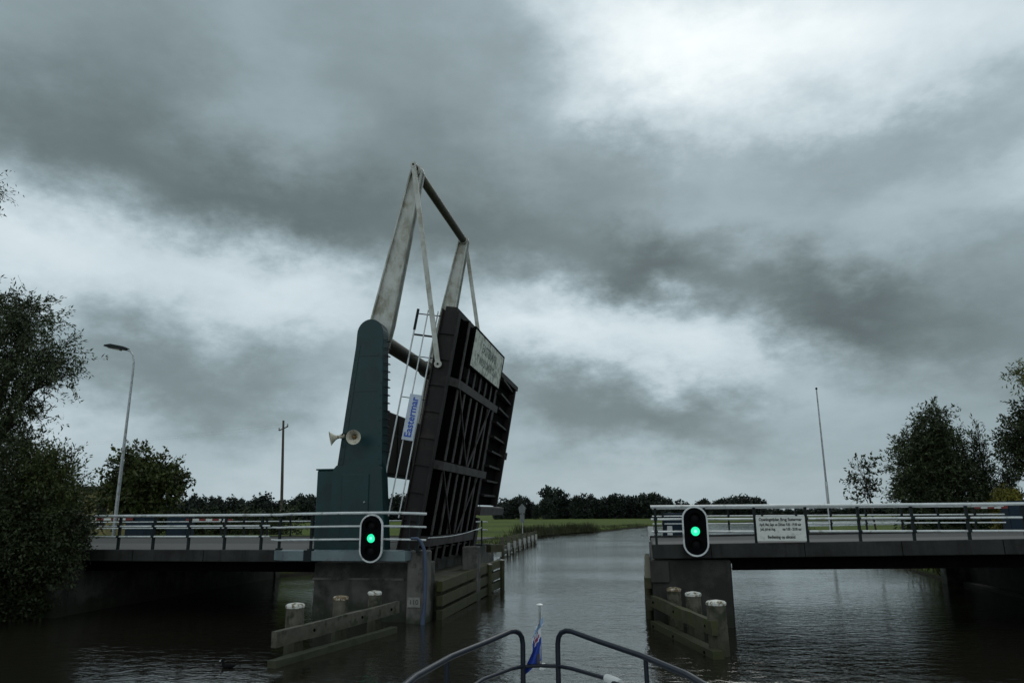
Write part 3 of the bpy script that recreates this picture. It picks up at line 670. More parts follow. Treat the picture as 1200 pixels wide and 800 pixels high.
def signal(label, c, group='boat traffic signals'):
    """oblong black signal board with a pale rim, facing -y"""
    x, y, z = c; w, h = .36, .70
    t = thing('boat_signal', label, 'traffic light', c, (0, 0, 0), group)
    def outline(w, h, n=12):
        o = []
        for k in range(n + 1): a = math.pi * k / n; o.append((x + w * math.cos(a), z + (h - w) + w * math.sin(a)))
        for k in range(n + 1): a = math.pi + math.pi * k / n; o.append((x + w * math.cos(a), z - (h - w) + w * math.sin(a)))
        return o
    MB().prism(outline(w - .02, h - .02), 'y', y - .02, y + .06).build('back_board', black_m, t, True)
    ro = outline(w, h); ri = outline(w - .045, h - .045); n = len(ro); rm = MB()
    vs_ = [(p[0], y - .035, p[1]) for p in ro] + [(p[0], y - .035, p[1]) for p in ri] + [(p[0], y + .03, p[1]) for p in ro] + [(p[0], y - .021, p[1]) for p in ri]
    fs_ = []
    for i in range(n):
        j = (i + 1) % n
        fs_ += [(i, j, n + j, n + i), (i, 2 * n + i, 2 * n + j, j), (n + i, n + j, 3 * n + j, 3 * n + i)]
    rm.add(vs_, fs_).build('rim', rail_m, t, True)
    for dz, on in ((.36, False), (0.0, True), (-.36, False)):
        l = MB().lathe([(.125, 0), (.123, .012), (.09, .03), (.001, .038)], (x, y - .021, z + dz), (0, -1, 0), 20).build('lens', lens_on if on else lens_off, t, True, True)
        if on:
            l['label'] = 'lit green lens'
            MB().lathe([(.045, 0), (.03, .008), (.001, .012)], (x, y - .057, z + dz), (0, -1, 0), 16).build('lamp_core', lens_core, l, True, True)
        hd = MB(); pr = []
        for k in range(13):
            a = R(-25) + R(230) * k / 12
            pr.append((x + .155 * math.cos(a), z + dz + .155 * math.sin(a)))
        vs_ = []; fs_ = []
        for i, p in enumerate(pr): vs_ += [(p[0], y - .021, p[1]), (p[0], y - .13 - .05 * math.sin(R(-25) + R(230) * i / 12), p[1]), ((p[0] - x) * 1.05 + x, y - .021, (p[1] - z - dz) * 1.05 + z + dz), ((p[0] - x) * 1.05 + x, y - .13 - .05 * math.sin(R(-25) + R(230) * i / 12), (p[1] - z - dz) * 1.05 + z + dz)]
        for i in range(len(pr) - 1):
            a_, b_ = i * 4, i * 4 + 4
            fs_ += [(a_, b_, b_ + 1, a_ + 1), (a_ + 2, a_ + 3, b_ + 3, b_ + 2), (a_ + 1, b_ + 1, b_ + 3, a_ + 3)]
        hd.add(vs_, fs_).build('hood', black_m, t, True)
    b = MB().box(x - .05, y + .061, z - .1, x + .05, y + .2, z - .02); b.box(x - .05, y + .061, z + .3, x + .05, y + .2, z + .38)
    b.build('bracket', post_m, t, True)
    return t
signal('oblong boat signal with a lit green light on the platform railing below the tower', (-8.05, 21.22, 2.48))
signal('oblong boat signal with a lit green light at the left end of the right span', (1.38, 22.0, 2.64))
t = thing('notice_board', 'white notice board of opening hours fixed to the right span railing', 'sign', (3.75, 22.24, 2.7))
MB().box(3.09, 22.2, 2.36, 4.42, 22.225, 3.04, .006).build('board', board_m, t, True)
for (s_, dz, sz, xs_, dx) in (('Openingstijden Brug Eastermar', .25, .115, .80, 0), ('April, Mei, Sept. en Okt.', .11, .105, .60, -.26), ('van 9.00 - 19.00 uur', .11, .105, .60, .3), ('Juni, Juli en Aug.', -.015, .105, .60, -.35), ('van 9.00 - 20.00 uur', -.015, .105, .60, .3), ('Bediening op afstand', -.23, .112, .80, 0)):
    text(s_, sz, ink, t, frame((dx, -.0415, dz), (1, 0, 0), (0, 0, 1)), xs=xs_, ext=.0005, bold=.0045)

# ------------------------------------------------------------------ pile fenders standing in the water
def pile_fender(label, piles, planks, side):
    t = thing('timber_fender', label, 'fender', (piles[0][0], piles[0][1], 0), (0, 0, 0), 'pile fenders beside the opening')
    for i, (x, y, zt, capm, r_) in enumerate(piles):
        n = 9; b = MB(); ph = random.random()
        pts_ = [(x + .04 * math.sin(ph * 6), y, -1.4), (x, y, .0), (x - .005, y, zt * .6), (x - .01, y, zt - .12)]
        p = b.tube(pts_, [r_ * 1.12, r_ * 1.05, r_, r_ * .97], n).build('pile', timber, t, True, False)
        c = MB().lathe([(r_ * .985, -.06), (r_ * 1.02, -.05), (r_ * 1.03, .0), (r_ * .9, .03), (r_ * .3, .055), (.001, .06)], (x - .01, y, zt - .06), (0, 0, 1), 12)
        c.build('pile_cap', capm, p, True)
    for (a, b_, w, h, mt) in planks:
        a = Vector(a); b_ = Vector(b_); mm = MB(); n = 7
        for k in range(n): pass
        rng = random.Random(int(a.y * 100)); d = (b_ - a)
        xdir = d.cross(Vector((0, 0, 1))).normalized(); vs_ = []
        for k in range(n + 1):
            p = a + d * (k / n); j = [rng.uniform(-.012, .012) for _ in range(8)]
            for (i_, (sx, sz)) in enumerate(((-1, -1), (1, -1), (1, 1), (-1, 1))):
                vs_.append(p + xdir * (sx * w / 2 + j[i_]) + Vector((0, 0, sz * h / 2 + j[i_ + 4])))
        fs_ = [(3, 2, 1, 0), tuple(n * 4 + i for i in range(4))]
        for k in range(n):
            for i in range(4): fs_.append((k * 4 + i, k * 4 + (i + 1) % 4, k * 4 + 4 + (i + 1) % 4, k * 4 + 4 + i))
        pk = mm.add(vs_, fs_).build('plank', mt, t, True)
        if h > .2:
            for (x, y, zt, capm, r_) in piles:
                k = (y - a.y) / d.y; p = a + d * k + xdir * (side * w / 2)
                MB().lathe([(.035, -.01), (.035, .02), (.015, .03)], p, xdir * side, 8).build('bolt', steel_black, pk, True)
    return t
pile_fender('weathered timber fender with three white-capped piles in front of the tower pier',
            [(-8.2, 16.85, 1.17, cap_white, .215), (-7.92, 18.85, 1.13, cap_rust, .2), (-7.53, 20.3, 1.11, cap_white, .195)],
            [((-8.02, 15.55, .56), (-7.02, 20.75, .62), .14, .32, timber), ((-8.02, 15.5, .05), (-6.98, 20.4, .05), .22, .2, timber)], 1)
pile_fender('mossy timber fender with three capped piles in front of the right pier',
            [(1.52, 18.3, 1.2, cap_white, .225), (1.13, 20.4, 1.17, cap_white, .205), (.7, 22.05, 1.12, cap_rust, .2)],
            [((1.42, 17.95, .62), (.1, 22.3, .7), .16, .3, timber_moss), ((1.45, 17.8, .06), (.12, 22.3, .06), .26, .22, timber_moss)], -1)

# ------------------------------------------------------------------ boat bow with pulpit rail
bx, by = Vector((math.cos(PH), math.sin(PH), 0)), Vector((-math.sin(PH), math.cos(PH), 0))
t = thing('boat', 'dark blue tubular bow rail of the motor boat the picture is taken from', 'boat', (0, 0, 0), (0, 0, PH))
hull = MB()
st = [(8.15, .03, .06), (7.6, .35, .28), (6.8, .66, .55), (5.6, .98, .86), (4, 1.25, 1.15), (1.5, 1.45, 1.35), (-2.5, 1.5, 1.4)]
vs_ = []; cx = .27
for (yb, wt, wb) in st: vs_ += [(cx - wt, yb, 1.25), (cx - wb, yb - .25, -.2), (cx + wb, yb - .25, -.2), (cx + wt, yb, 1.25)]
fs_ = []
for k in range(len(st) - 1):
    for i in range(3): fs_.append((k * 4 + i, k * 4 + i + 1, k * 4 + 5 + i, k * 4 + 4 + i))
hull.add(vs_, fs_ + [(0, 3, 2, 1), tuple((len(st) - 1) * 4 + i for i in range(4))]).build('hull', boat_rail, t)
dk = MB(); vs_ = []
for (yb, wt, wb) in st: vs_ += [(cx - wt + .02, yb - .03, 1.255), (cx + wt - .02, yb - .03, 1.255)]
dk.add(vs_, [(k * 2, k * 2 + 1, k * 2 + 3, k * 2 + 2) for k in range(len(st) - 1)]).build('deck', boat_white, t)
def arc_rail(s_):
    # s_ = -1 port, +1 starboard
    X = lambda d: cx + s_ * d
    return [(X(.18), 8.0, 1.27), (X(.18), 8.0, 1.6), (X(.18), 8.0, 1.88), (X(.19), 7.99, 1.945), (X(.215), 7.96, 1.99), (X(.26), 7.92, 2.015), (X(.31), 7.86, 2.02), (X(.52), 7.35, 2.01), (X(.81), 6.65, 2.005), (X(1.0), 5.75, 2.03), (X(1.15), 4.6, 2.03), (X(1.25), 3.6, 2.03)]
for s_ in (-1, 1):
    MB().tube(arc_rail(s_), .026, 12).build('top_rail', boat_rail, t, False, True)
    MB().tube([(cx, 8.03, 1.665), (cx + s_ * .18, 8.0, 1.665), (cx + s_ * .3, 7.75, 1.69), (cx + s_ * .55, 6.95, 1.76), (cx + s_ * .95, 5.5, 1.78)], .019, 10).build('mid_rail', boat_rail, t, False, True)
    for (d, y) in ((.835, 6.55), (1.1, 4.9)):
        MB().tube([(cx + s_ * (d + .01), y, 1.26), (cx + s_ * d, y, 2.0)], .02, 10).build('stanchion', boat_rail, t, False, True)
MB().tube([(cx + .14 * math.cos(a) - .02, 7.6, 1.43 + .12 * math.sin(a)) for a in [math.pi * k / 12 for k in range(13)]], .022, 8).build('anchor_guard', boat_rail, t, False, True)
f_ = tag(MB().tube([(0, 0, 0), (.05, -.12, 0), (.09, -.22, 0.0)], [.035, .038, .033], 12).build('rail_fender', boat_white, None, False, True), 'small white roll fixed on the lower bow rail, right of the flag', 'fender roll')
pw = bx * (cx + .55) + by * 6.95; f_.location = (pw.x, pw.y, 1.765); f_.rotation_euler = (0, 0, PH)
t = thing('boat_flag', 'limp Frisian flag in blue, white and red on a short staff at the boat bow', 'flag', tuple(bx * cx + by * 8.05 + Vector((0, 0, 1.66))), (0, 0, PH))
MB().tube([(0, 0, -.03), (0, 0, .58)], [.014, .010], 10).build('staff', galv, t, False, True)
MB().lathe([(.012, 0), (.034, .008), (.036, .016), (.02, .025), (.001, .028)], (0, 0, .58), (0, 0, 1), 14).build('truck', white_m, t, False, True)
MB().box(-.012, -.03, -.03, .05, .03, .02).build('socket', white_m, t)
MB().box(-.035, -.02, .0, -.012, .02, .12).build('halyard_cleat', wood_pole, t)
# cloth: folded hanging sheet; the bands follow the cloth
NU, NVV = 14, 26
def cloth(u, v):   # u: from staff (0) to fly (1); v: bottom (0) to top (1)
    if v > .45:
        wd = .075 * (1.25 - v) / .8; xx = .012 - u * wd * 1.6 + .035 * math.sin(v * 5) * u + .02 * (v > .8) ; zz_ = .06 + v * .42 - u * .10
    else:
        k = (.45 - v) / .45; wd = .09 + k * .12; xx = .012 - u * wd - .02 * k * u; zz_ = .06 + v * .42 - u * (.10 + k * .09)
    return (xx, -.018 + .022 * math.sin(u * 9 + v * 4) * (.3 + u), zz_)
grid = [[cloth(i / NU, j / NVV) for i in range(NU + 1)] for j in range(NVV + 1)]
cols = {'blue': mat('flag_blue', (.018, .05, .30), .7, .2, 20), 'white': mat('flag_white', (.55, .58, .62), .7, .12, 20), 'pale': mat('flag_pale_blue', (.22, .33, .50), .7, .15, 20), 'red': mat('flag_red', (.28, .05, .12), .7, .2, 20)}
bands = {'blue': MB(), 'white': MB(), 'pale': MB(), 'red': MB()}
for j in range(NVV):
    for i in range(NU):
        u, v = i / NU, j / NVV; w_ = v + u * .12
        key = 'blue' if w_ < .53 else ('white' if w_ < .58 else ('red' if (w_ < .74 and .2 < u < .8 and math.sin(w_ * 34) > -.3) else ('white' if w_ < .82 else ('pale' if w_ < 1.0 else 'white'))))
        if .5 <= w_ < .72 and u >= .72: key = 'blue'
        bands[key].add([grid[j][i], grid[j][i + 1], grid[j + 1][i + 1], grid[j + 1][i]], [(0, 1, 2, 3)])
for key, nm in (('blue', 'blue_cloth'), ('white', 'white_cloth'), ('pale', 'pale_blue_cloth'), ('red', 'red_emblem')):
    bands[key].build(nm, cols[key], t, False, True)

# ------------------------------------------------------------------ coot
t = thing('coot', 'dark coot swimming at the lower left in front of the timber fender', 'water bird', (-8.97, 15.4, -.01), (0, 0, R(8)))
t.scale = (.85, .85, .85)
# lofted body from tail to head; bird faces -x (left)
rings = [(.20, .075, .004, .012), (.17, .07, .03, .028), (.11, .06, .07, .055), (.03, .05, .085, .07), (-.05, .05, .08, .068), (-.10, .065, .055, .055), (-.125, .10, .036, .04), (-.132, .135, .027, .03), (-.137, .16, .026, .027), (-.15, .185, .028, .03), (-.175, .188, .024, .025), (-.195, .182, .012, .013), (-.2, .18, .004, .004)]
b = MB(); n = 12; vs_ = []; fs_ = []
for k, (x, z, ry, rz) in enumerate(rings):
    a_, b2 = rings[max(k - 1, 0)], rings[min(k + 1, len(rings) - 1)]
    d = Vector((b2[0] - a_[0], 0, b2[1] - a_[1])).normalized(); up_ = Vector((0, 1, 0)).cross(d)
    for i in range(n):
        q_ = 2 * math.pi * i / n; p = Vector((x, 0, z)) + Vector((0, 1, 0)) * ry * math.cos(q_) + up_ * rz * math.sin(q_); vs_.append(p)
for k in range(len(rings) - 1):
    for i in range(n): fs_.append((k * n + i, k * n + (i + 1) % n, k * n + n + (i + 1) % n, k * n + n + i))
b.add(vs_, fs_ + [tuple(range(n)), tuple(range((len(rings) - 1) * n, len(rings) * n))]).build('body', coot_m, t, False, True)
MB().lathe([(.013, 0), (.012, .015), (.002, .045)], (-.192, 0, .18), (-1, 0, -.25), 8).build('beak', white_m, t)
MB().lathe([(.012, 0), (.013, .008), (.004, .012)], (-.186, 0, .197), (-.8, 0, .5), 8).build('frontal_shield', white_m, t)

# ------------------------------------------------------------------ lamp, poles, barriers, cabinets, house
t = thing('street_lamp', 'tall grey street lamp with a curved arm behind the left railing', 'street lamp', (-29.05, 37, 1.9))
MB().tube([(-29.05, 37, 1.9), (-29.05, 37, 4.2), (-29.0, 37, 11.3), (-29.02, 37, 11.9), (-29.12, 37, 12.3), (-29.32, 37, 12.55), (-29.6, 37, 12.66)], [.10, .095, .06, .055, .05, .05, .05], 12).build('pole', galv, t, True, True)
MB().prism([(-29.55, 12.60), (-29.5, 12.72), (-29.75, 12.84), (-30.6, 13.03), (-31.0, 13.0), (-31.05, 12.92), (-30.7, 12.80)], 'y', 36.85, 37.15).build('lamp_head', post_m, t, True)
MB().prism([(-29.95, 12.66), (-30.8, 12.845), (-30.78, 12.80), (-30.0, 12.61)], 'y', 36.9, 37.1).build('diffuser', horn_m, t, True)
t = thing('utility_pole', 'thin dark wooden pole with insulators standing behind the left railing', 'utility pole', (-31.2, 60, .5))
MB().tube([(-30.9, 60, .3), (-31.15, 60, 6), (-31.4, 60, 11.3)], [.14, .125, .09], 10).build('pole', wood_pole, t, True, True)
MB().bar((-31.75, 60, 10.42), (-30.95, 60, 10.75), .08, .08).build('crossarm', wood_pole, t, True)
for x, z in ((-31.75, 10.42), (-30.97, 10.75)): MB().lathe([(.05, 0), (.09, .08), (.05, .16), (.07, .22), (.02, .28)], (x, 60, z), (0, 0, 1), 8).build('insulator', galv, t, True, True)
for dx, z0 in ((-31.75, 10.68), (-30.97, 11.0)):
    w_ = [(dx + (-95 - dx) * k / 16, 60 + 12 * k / 16, z0 + (11.2 - z0) * k / 16 - .9 * 4 * (k / 16) * (1 - k / 16)) for k in range(17)]
    tag(MB().tube(w_, .002, 4).build('overhead_wire', post_m), 'faint overhead wire sagging left from the thin wooden pole', 'wire', 'overhead wires')
t = thing('flagpole', 'bare pale flagpole standing behind the right span', 'flagpole', (11.0, 48, .5))
MB().tube([(11.0, 48, .4), (11.0, 48, 4.9)], .085, 12).build('lower_pole', rail_m, t, True, True)
MB().tube([(11.0, 48, 4.9), (11.0, 48, 10.6)], [.06, .04], 12).build('upper_pole', galv, t, True, True)
MB().lathe([(.03, 0), (.07, .05), (.07, .1), (.02, .15)], (11, 48, 10.6), (0, 0, 1), 10).build('finial', post_m, t, True)

def barrier(label, cab, size, arm_from, arm_to, nb=7):
    x, y, z = cab; w, d, h = size
    t = thing('road_barrier', label, 'barrier', cab, (0, 0, 0), 'red and white road barriers')
    MB().box(x - w / 2, y - d / 2, z, x + w / 2, y + d / 2, z + h, .03).build('housing', blue_cab, t, True)
    MB().box(x - w / 2 - .04, y - d / 2 - .04, z + h + .001, x + w / 2 + .04, y + d / 2 + .04, z + h + .05, .01).build('housing_lid', blue_cab, t, True)
    a, b_ = Vector(arm_from), Vector(arm_to)
    arm = MB().bar(a, b_, .07, .11).build('arm', white_m, t, True)
    for k in range(0, nb, 2):
        p, q_ = a.lerp(b_, k / nb), a.lerp(b_, (k + 1) / nb)
        MB().bar(p, q_, .078, .118).build('band', red_m, arm, True)
    return t
barrier('leftmost red and white barrier arm beside a dark blue housing behind the left railing', (-27.95, 37.6, 1.95), (1.2, .8, 1.15), (-28.0, 37.1, 2.98), (-31.2, 37.1, 2.98))
barrier('red and white barrier arm pointing right from its dark blue housing', (-25.4, 37.6, 1.95), (1.2, .8, 1.15), (-24.75, 37.1, 2.93), (-22.0, 37.1, 2.9))
barrier('red and white barrier arm with blue housing at the right edge', (16.7, 37.4, 2.0), (1.15, .8, 1.5), (16.1, 37.0, 3.28), (14.7, 37.0, 3.28), 5)
t = thing('equipment_cabinet', 'dark blue cabinet with white panels behind the green signal on the right span', 'cabinet', (1.25, 36.7, 2.2))
MB().box(.78, 36.3, 1.7, 1.75, 37.1, 3.12, .03).build('body', blue_cab, t, True)
MB().box(.98, 36.28, 2.1, 1.22, 36.298, 2.52).build('panel', white_m, t, True)
MB().box(.08, 36.4, 1.9, .34, 36.5, 2.5, .01).build('panel', white_m, t, True)
t = thing('house', 'low flat-roofed house with ochre wall behind the trees at the left', 'house', (-54, 63, 1.0))
MB().box(-56, 61, .4, -48.7, 68, 5.5, .02).build('wall', brick_m, t, True)
MB().box(-56.4, 60.5, 5.502, -48.4, 68.5, 5.8, .02).build('roof', roof_m, t, True)
for x in (-54.9, -53.0, -49.4):
    w_ = MB().box(x - .55, 60.94, 2.2, x + .55, 60.998, 4.6).build('window', roof_m, t, True)
    MB().box(x - .48, 60.92, 2.27, x + .48, 60.938, 4.53).build('pane', lens_off, w_, True)

# ------------------------------------------------------------------ jetty beyond the opening
t = thing('guide_jetty', 'timber guide jetty with white marker boards beyond the bridge opening', 'jetty', (-11.1, 66, 0))
for k in range(8):
    f = k / 7; x = -10.5 - 1.15 * f; y = 54.5 + 24.5 * f; zt = 1.42 - .2 * f
    MB().tube([(x, y, -1.2), (x, y, zt)], .17, 9).build('pile', timber, t, True, True)
    if k < 7:
        MB().box(x + .12, y + 1.4, .42, x + .34, y + 1.44, .98).build('marker_board', marker_m, t, True)
        MB().box(x + .19, y + 1.41, .02, x + .27, y + 1.49, .419).build('marker_post', marker_m, t, True)
for z in (.62, .2): MB().bar((-10.62, 54.2, z), (-11.77, 79.3, z), .14, .2).build('waler', timber, t, True)
MB().box(-10.75, 53.6, .1, -10.4, 53.66, .8).build('end_board', marker_m, t, True)
t = thing('waterway_sign', 'two small grey sign boards on a pole at the jetty', 'sign', (-11.8, 71.5, 0))
MB().tube([(-11.8, 71.6, -1), (-11.8, 71.6, 3.9)], .05, 10).build('pole', galv, t, True, True)
MB().prism([(-11.8, 4.0), (-12.15, 3.65), (-12.05, 3.1), (-11.55, 3.1), (-11.45, 3.65)], 'y', 71.45, 71.5).build('upper_board', sign_grey, t, True)
MB().box(-12.02, 71.45, 2.25, -11.58, 71.5, 3.02).build('lower_board', sign_grey, t, True)

# ------------------------------------------------------------------ vegetation
def leaves(blobs, ntwig, per, ll, lw, twig, seed, droop=.2, upb=.0, shell=2.2, jitter=.06, stem=True):
    """blobs: (cx,cy,cz,rx,ry,rz). Leaf-sized quads set along twigs that point outwards."""
    rng = np.random.default_rng(seed); B = np.array(blobs, float)
    vol = (B[:, 3] * B[:, 4] * B[:, 5]) ** .75; bi = rng.choice(len(B), ntwig, p=vol / vol.sum())
    d = rng.normal(size=(ntwig, 3)); d /= np.linalg.norm(d, axis=1)[:, None]
    r = rng.random(ntwig) ** (1 / shell)
    p = B[bi, :3] + d * r[:, None] * B[bi, 3:]
    dirv = d * .75 + rng.normal(size=(ntwig, 3)) * .55; dirv[:, 2] += upb - droop * rng.random(ntwig)
    dirv /= np.linalg.norm(dirv, axis=1)[:, None]
    tl = twig * (.5 + rng.random(ntwig))
    tpar = np.linspace(.05, 1, per)
    c = p[:, None, :] + dirv[:, None, :] * (tpar[None, :, None] * tl[:, None, None])
    c[:, :, 2] -= droop * .35 * (tpar[None, :] ** 2) * tl[:, None]
    c = (c + rng.normal(size=c.shape) * jitter).reshape(-1, 3)
    n = len(c)
    ld = np.repeat(dirv, per, axis=0) * .6 + rng.normal(size=(n, 3)) * .6; ld[:, 2] -= droop * .5
    ld /= np.linalg.norm(ld, axis=1)[:, None]
    sd = np.cross(ld, rng.normal(size=(n, 3))); sd /= np.linalg.norm(sd, axis=1)[:, None] + 1e-9
    s = (.65 + .7 * rng.random(n))[:, None]
    a = c; tip = c + ld * ll * s; m_ = c + ld * ll * s * .45
    V4 = np.stack([a, m_ + sd * lw * s * .5, tip, m_ - sd * lw * s * .5], 1).reshape(-1, 3)
    F4 = np.arange(n * 4).reshape(n, 4)
    if stem:
        w = np.cross(dirv, rng.normal(size=(ntwig, 3))); w /= np.linalg.norm(w, axis=1)[:, None] + 1e-9; th = max(.006, lw * .10)
        e = p + dirv * tl[:, None]; e[:, 2] -= droop * .35 * tl; st0 = p - dirv * tl[:, None] * .8
        Vs = np.stack([st0 - w * th, st0 + w * th, e + w * th * .3, e - w * th * .3], 1).reshape(-1, 3)
        F4 = np.vstack([F4, np.arange(ntwig * 4).reshape(ntwig, 4) + len(V4)]); V4 = np.vstack([V4, Vs])
    return V4, F4
def tree(name, label, base, blobs, ntwig, per, ll, lw, twig, lm, seed, trunk_r=.15, droop=.2, upb=0, group=None, shell=2.2, cat='tree', top=None, limbs=True, jitter=.06):
    t = thing(name, label, cat, base, (0, 0, 0), group)
    V4, F4 = leaves(blobs, ntwig, per, ll, lw, twig, seed, droop, upb, shell, jitter)
    V4 = V4 - np.array(base)
    me = np_mesh('crown', V4, F4, lm); o = bpy.data.objects.new('crown', me); COL.objects.link(o); o.parent = t; RM[o] = Matrix.Identity(4)
    if limbs:
        rng = random.Random(seed); B = Vector(base); tb = MB()
        cz = [Vector(b[:3]) for b in blobs]; zmax = max(b[2] for b in blobs)
        tp = Vector(top) if top else Vector((sum(c_.x for c_ in cz) / len(cz), sum(c_.y for c_ in cz) / len(cz), B.z + (zmax - B.z) * .8))
        path = [B + (tp - B) * f + Vector((rng.uniform(-.1, .1), rng.uniform(-.1, .1), 0)) * (f > 0) for f in (0, .25, .5, .75, 1)]
        path[0].z -= .3
        tb.tube(path, [trunk_r * k for k in (1.2, 1, .75, .5, .25)], 8)
        for b in blobs:
            c_ = Vector(b[:3]); f = min(.9, max(.15, (c_.z - B.z) / (zmax - B.z + .1) * .6)); k = int(f * 4); s_ = path[k].lerp(path[k + 1], f * 4 - k)
            mid = s_.lerp(c_, .5) + Vector((0, 0, .12 * (c_ - s_).length))
            tb.tube([s_, mid, c_], [trunk_r * .42, trunk_r * .28, trunk_r * .1], 6)
            for _ in range(4):
                e = c_ + Vector((rng.uniform(-1, 1) * b[3], rng.uniform(-1, 1) * b[4], rng.uniform(-.4, 1) * b[5])) * .75
                tb.tube([mid.lerp(c_, .5), e], [trunk_r * .14, trunk_r * .04], 5)
        tb.build('trunk', bark, t, True, True)
    return t
def blobs_round(c, r, n, seed, flat=1.0, br=(.3, .5)):
    rng = random.Random(seed); o = []
    for _ in range(n):
        while True:
            d = Vector((rng.uniform(-1, 1), rng.uniform(-1, 1), rng.uniform(-1, 1)))
            if d.length < 1: break
        k = rng.uniform(*br)
        o.append((c[0] + d.x * r[0] * .8, c[1] + d.y * r[1] * .8, c[2] + d.z * r[2] * .8, r[0] * k, r[1] * k, r[2] * k * flat))
    return o
# big tree at the left edge
bl = [(-21.5, 21.5, 9.9, .8, 1.0, .9), (-22.7, 21.2, 10.3, .9, 1.2, .8), (-20.9, 21.2, 9.5, .6, .8, .5), (-20.2, 21.3, 8.7, .7, .8, .4), (-21.5, 21.3, 8.3, .9, 1.0, .55), (-19.8, 21.2, 8.0, .75, .7, .32),
      (-20.9, 21.3, 7.6, .8, .8, .4), (-22.3, 21.4, 7.0, 1.1, 1.1, .7), (-20.9, 21.2, 6.5, .6, .8, .35), (-21.8, 21.5, 5.7, .9, 1.1, .6), (-23.2, 21.4, 8.6, 1.0, 1.1, 1.0), (-23.2, 21.2, 5.6, 1.3, 1.2, 1.0), (-20.6, 21.1, 5.4, .6, .7, .35),
      (-21.7, 21.4, 4.2, 1.3, 1.1, .9), (-19.3, 21.2, 8.45, .45, .4, .18), (-22.6, 21.0, 4.3, 1.2, 1.1, .9)]
tree('tree', 'tall dark feathery tree filling the left edge behind the bank shrubs', (-23.2, 22.0, 1.0), bl, 1950, 24, .15, .042, .75, leaf_willow, 3, .2, .3, jitter=.035)
bl = [(-25.0, 21.3, 15.2, 1.2, 1.2, 1.0), (-24.1, 21.2, 15.3, .8, .6, .35), (-25.2, 21.4, 13.4, 1.2, 1.0, .9), (-23.95, 21.2, 13.25, .9, .4, .22), (-26, 21.5, 11.5, 1.3, 1.3, 1.2), (-26.5, 22, 14.5, 1.2, 1.2, 1.5)]
tree('tree', 'tree outside the left edge of which only two twig tips reach into the sky', (-27, 22.5, 1.0), bl, 700, 14, .14, .035, .7, leaf_willow, 5, .2, .45)
# shrubs on the left bank in front of the bridge end
def shrub(label, c, r, n, lm, seed, ll=.12, lw=.06, group='shrubs on the left bank', ntw=700, twig=.5, upb=.25):
    return tree('shrub', label, (c[0], c[1], c[2]), blobs_round((c[0], c[1], c[2] + r[2] * .9), r, n, seed), ntw, 12, ll, lw, twig, lm, seed, .06, .15, upb, group, cat='shrub')
shrub('large dark shrub under the big tree at the left edge', (-20.9, 20.6, .3), (1.7, 1.4, 2.2), 14, leaf_dark, 11, ntw=2600)
bl = [(-18.5, 21.0, 2.4, .8, .6, .7), (-19.2, 21.1, 3.0, .9, .7, .9), (-18.2, 21.0, 2.9, .65, .5, .5), (-19.5, 21.0, 2.0, .9, .7, .8), (-18.7, 21.0, 1.7, .8, .5, .5)]
tree('shrub', 'bushy shrub covering the left end of the bridge railing', (-19.8, 21.2, .6), bl, 1500, 12, .12, .06, .5, leaf_dark, 12, .06, .15, .25, 'shrubs on the left bank', cat='shrub')
bl = [(-19.4, 21.4, 4.5, .55, .6, .7), (-18.8, 21.3, 3.8, .5, .5, .6), (-20.1, 21.4, 4.3, .8, .8, .9), (-18.3, 21.2, 3.3, .5, .5, .45), (-19.6, 21.4, 3.3, .9, .8, .8)]
tree('shrub', 'tall leafy shrub with upright shoots behind the one covering the railing end', (-20.2, 21.6, .8), bl, 1100, 14, .12, .045, .7, leaf_mid, 13, .07, .1, .7, 'shrubs on the left bank', cat='shrub', jitter=.04)
shrub('low dark shrub hanging over the water in the left corner', (-20.4, 18.8, -.1), (1.6, 1.5, .95), 10, leaf_dark, 14, ntw=1400)
shrub('dark shrub at the far left edge below the big tree', (-22.6, 19.6, .3), (1.6, 1.6, 2.3), 10, leaf_dark, 16, ntw=1500)
shrub('trailing shrub on the bank in front of the left abutment', (-19.9, 21.2, -.1), (1.0, .5, .9), 8, leaf_dark, 15, ntw=900)
# tree by the lamp
bl = blobs_round((-35.7, 48, 5.3), (3.1, 2.6, 2.6), 20, 21, 1, (.26, .42)) + [(-34, 48, 5.6, 1.2, 1.2, .8), (-36.4, 48, 7.4, .9, 1, .8)]
tree('tree', 'round leafy tree just right of the street lamp', (-35.8, 48, 1.4), bl, 1500, 12, .26, .15, .8, leaf_mid, 21, .16, .12)
# hedge and trees behind the left railing
tree('hedge', 'dark hedge behind the left railing right of the lamp tree', (-33, 52, 1.0), [(-38 + k * 1.05, 52 + (k % 2) * .3, 1.9 + .25 * ((k * 7) % 3), 1.0, .9, 1.3) for k in range(12)], 1300, 10, .2, .11, .5, leaf_dark, 22, .08, .1, .15, cat='hedge', limbs=True)
